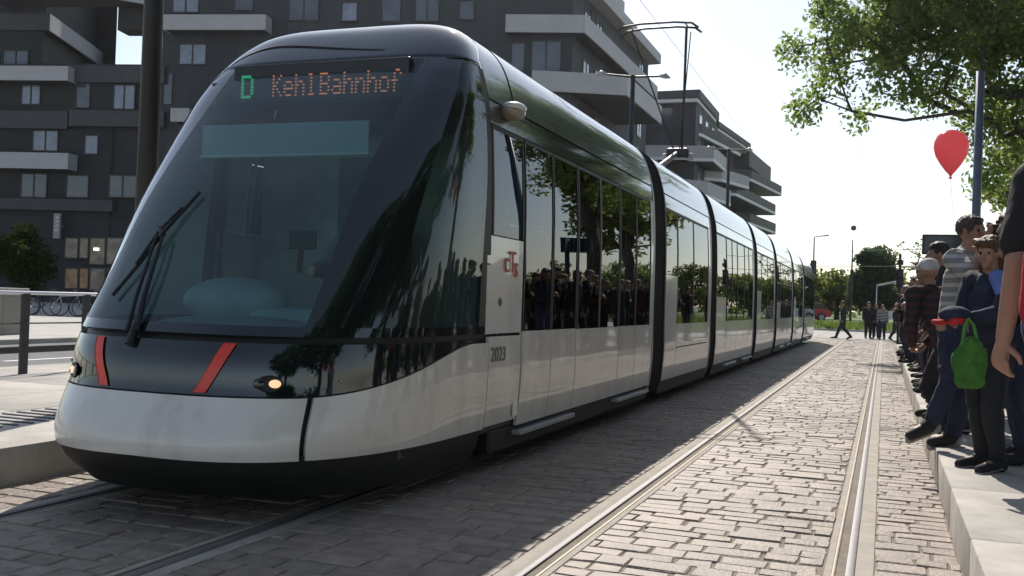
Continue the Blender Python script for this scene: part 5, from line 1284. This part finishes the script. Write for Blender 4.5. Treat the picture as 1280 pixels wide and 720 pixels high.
for i in range(20):
    y = 8.2+i*1.3; x = (.98, 1.38, 1.86)[i % 3]+rq.uniform(-.08,.08); nm, c_ = extra[i % 7]
    crowd.append(('person in a %s %s on the right platform' % (nm, ('between the front rows', 'behind the front row', 'at the back')[i % 3] if i < 7 else ('midway back', 'far back along the edge', 'far back among others')[i % 3]), x, y, 80+rq.uniform(0,35), 1.62+rq.uniform(0,.22), c_, rq.choice([(.02,.02,.03),(.04,.05,.09),(.05,.04,.03)]), (.03,.03,.03), rq.choice(['short','long','short'])))
for i in range(12):
    nm, c_ = extra[(i*3+1) % 7]
    crowd.append(('person in a %s leaning out %s' % (nm, ('just beyond the stooping sweater', 'early in the front row', 'late in the front row', 'at the far row end')[i//3]), .60+rq.uniform(-.06,.12), 11.3+i*1.75, 95+rq.uniform(0,30), 1.60+rq.uniform(0,.22), c_, rq.choice([(.02,.02,.03),(.03,.035,.07)]), (.03,.03,.03), rq.choice(['short','long'])))
rp = random.Random(5)
for i, (lab, x, y, fa, H_, tc_, lc, sc_, hl) in enumerate(crowd):
    ln = rp.uniform(.02,.14); st = rp.uniform(-.06,.14)
    up_ = i % 4
    aL = [(-.23,.10+ln*.5,1.14),(-.10,.24+ln,1.22)] if up_ == 1 else ([(-.22,.14+ln,1.22),(-.07,.22+ln,1.46)] if up_ == 3 else [(-.24,ln*.5,1.14),(-.25,.06+ln*.5,.88)])
    aR = [(.23,.10+ln*.5,1.14),(.09,.25+ln,1.18)] if up_ in (1, 2) else [(.24,ln*.5,1.14),(.25,.05+ln*.5,.88)]
    person(lab, (x, y, PH), fa, H_, .012 if y < 13 else (.015 if y < 18 else .02), top=tuple(v*.6 for v in tc_), legs=lc, shoe=sc_, hair=rp.choice([(.03,.02,.015),(.09,.05,.025),(.18,.13,.08),(.12,.11,.10)]), hairlen=hl, lean=(rp.uniform(-.02,.02), ln), headturn=rp.uniform(-25,35), armL=aL, armR=aR,  # tops darkened, backlit shade put into the cloth colour
           legL=[(-.10,.06+st*.3,.49),(-.10,st*.3-.02,.09),(-.12,.16+st*.3,.035)], legR=[(.10,.02,.49),(.10,-.04,.09),(.12,.14,.035)], stocky=rp.uniform(.95,1.15))
# backpack on the stooping person
bw = world_of(P4, (0,.03,1.17), 1.70)
bk = thing('backpack', 'dark rucksack with orange bands on the stooping person\'s back', 'backpack', bw, R(48))
attach('pack', blob_mesh('pack', [('c', (-.07,-.08,.10), .10, (.07,-.08,.10), .10), ('c', (-.07,-.09,-.14), .11, (.07,-.09,-.14), .11), ('c', (0,-.10,.1), .12, (0,-.10,-.14), .13)], .012, cloth((.03,.022,.025), 'stripe', (.30,.10,.03))), bk)
# people at the far crossing
G2 = 'people at the far crossing'
def stride(a): return dict(legL=[(-.09,.16*a,.50),(-.09,.30*a,.12),(-.10,.48*a,.07)], legR=[(.09,-.04*a,.50),(.09,-.34*a,.16),(.10,-.20*a,.06)])
person('dark clothed person striding left across the far crossing', (-1.78,49.5,0), 95, 1.78, .018, top=(.02,.025,.035), legs=(.025,.03,.05), hair=(.03,.02,.015), group=G2, **stride(1.0))
person('person in all black standing at the left of the pair at the far crossing', (-.72,53.2,0), 190, 1.80, .018, top=(.015,.015,.02), legs=(.015,.015,.02), hair=(.03,.02,.015), group=G2)
person('person in a dark coat close beside the striped sweater at the far crossing', (-.36,53.5,0), 175, 1.72, .018, top=(.03,.03,.04), legs=(.02,.02,.03), hair=(.06,.04,.02), group=G2)
person('person in a black and white striped sweater standing at the far crossing', (-.06,52.6,0), 185, 1.68, .018, top=(.03,.03,.035), kind='stripe', top2=(.5,.5,.5), legs=(.025,.03,.05), hair=(.08,.05,.03), group=G2)
person('dark clothed person walking right at the far crossing beside the platform end', (.55,50.5,0), 250, 1.76, .018, top=(.02,.02,.03), legs=(.02,.025,.04), hair=(.03,.02,.02), group=G2, **stride(.7))
# the driver behind the windshield
person('tram driver in a dark uniform seated behind the windshield', (XC+.27,6.62,.62), 180, 1.76, .013, top=(.10,.12,.15), legs=(.02,.02,.03), hair=(.05,.03,.02), squash=.36, group='tram crew',
   legL=[(-.12,.40,.50),(-.12,.48,.12),(-.12,.64,.06)], legR=[(.12,.40,.50),(.12,.48,.12),(.12,.64,.06)], armL=[(-.24,.16,.86),(-.16,.42,.84)], armR=[(.24,.16,.86),(.16,.42,.84)])
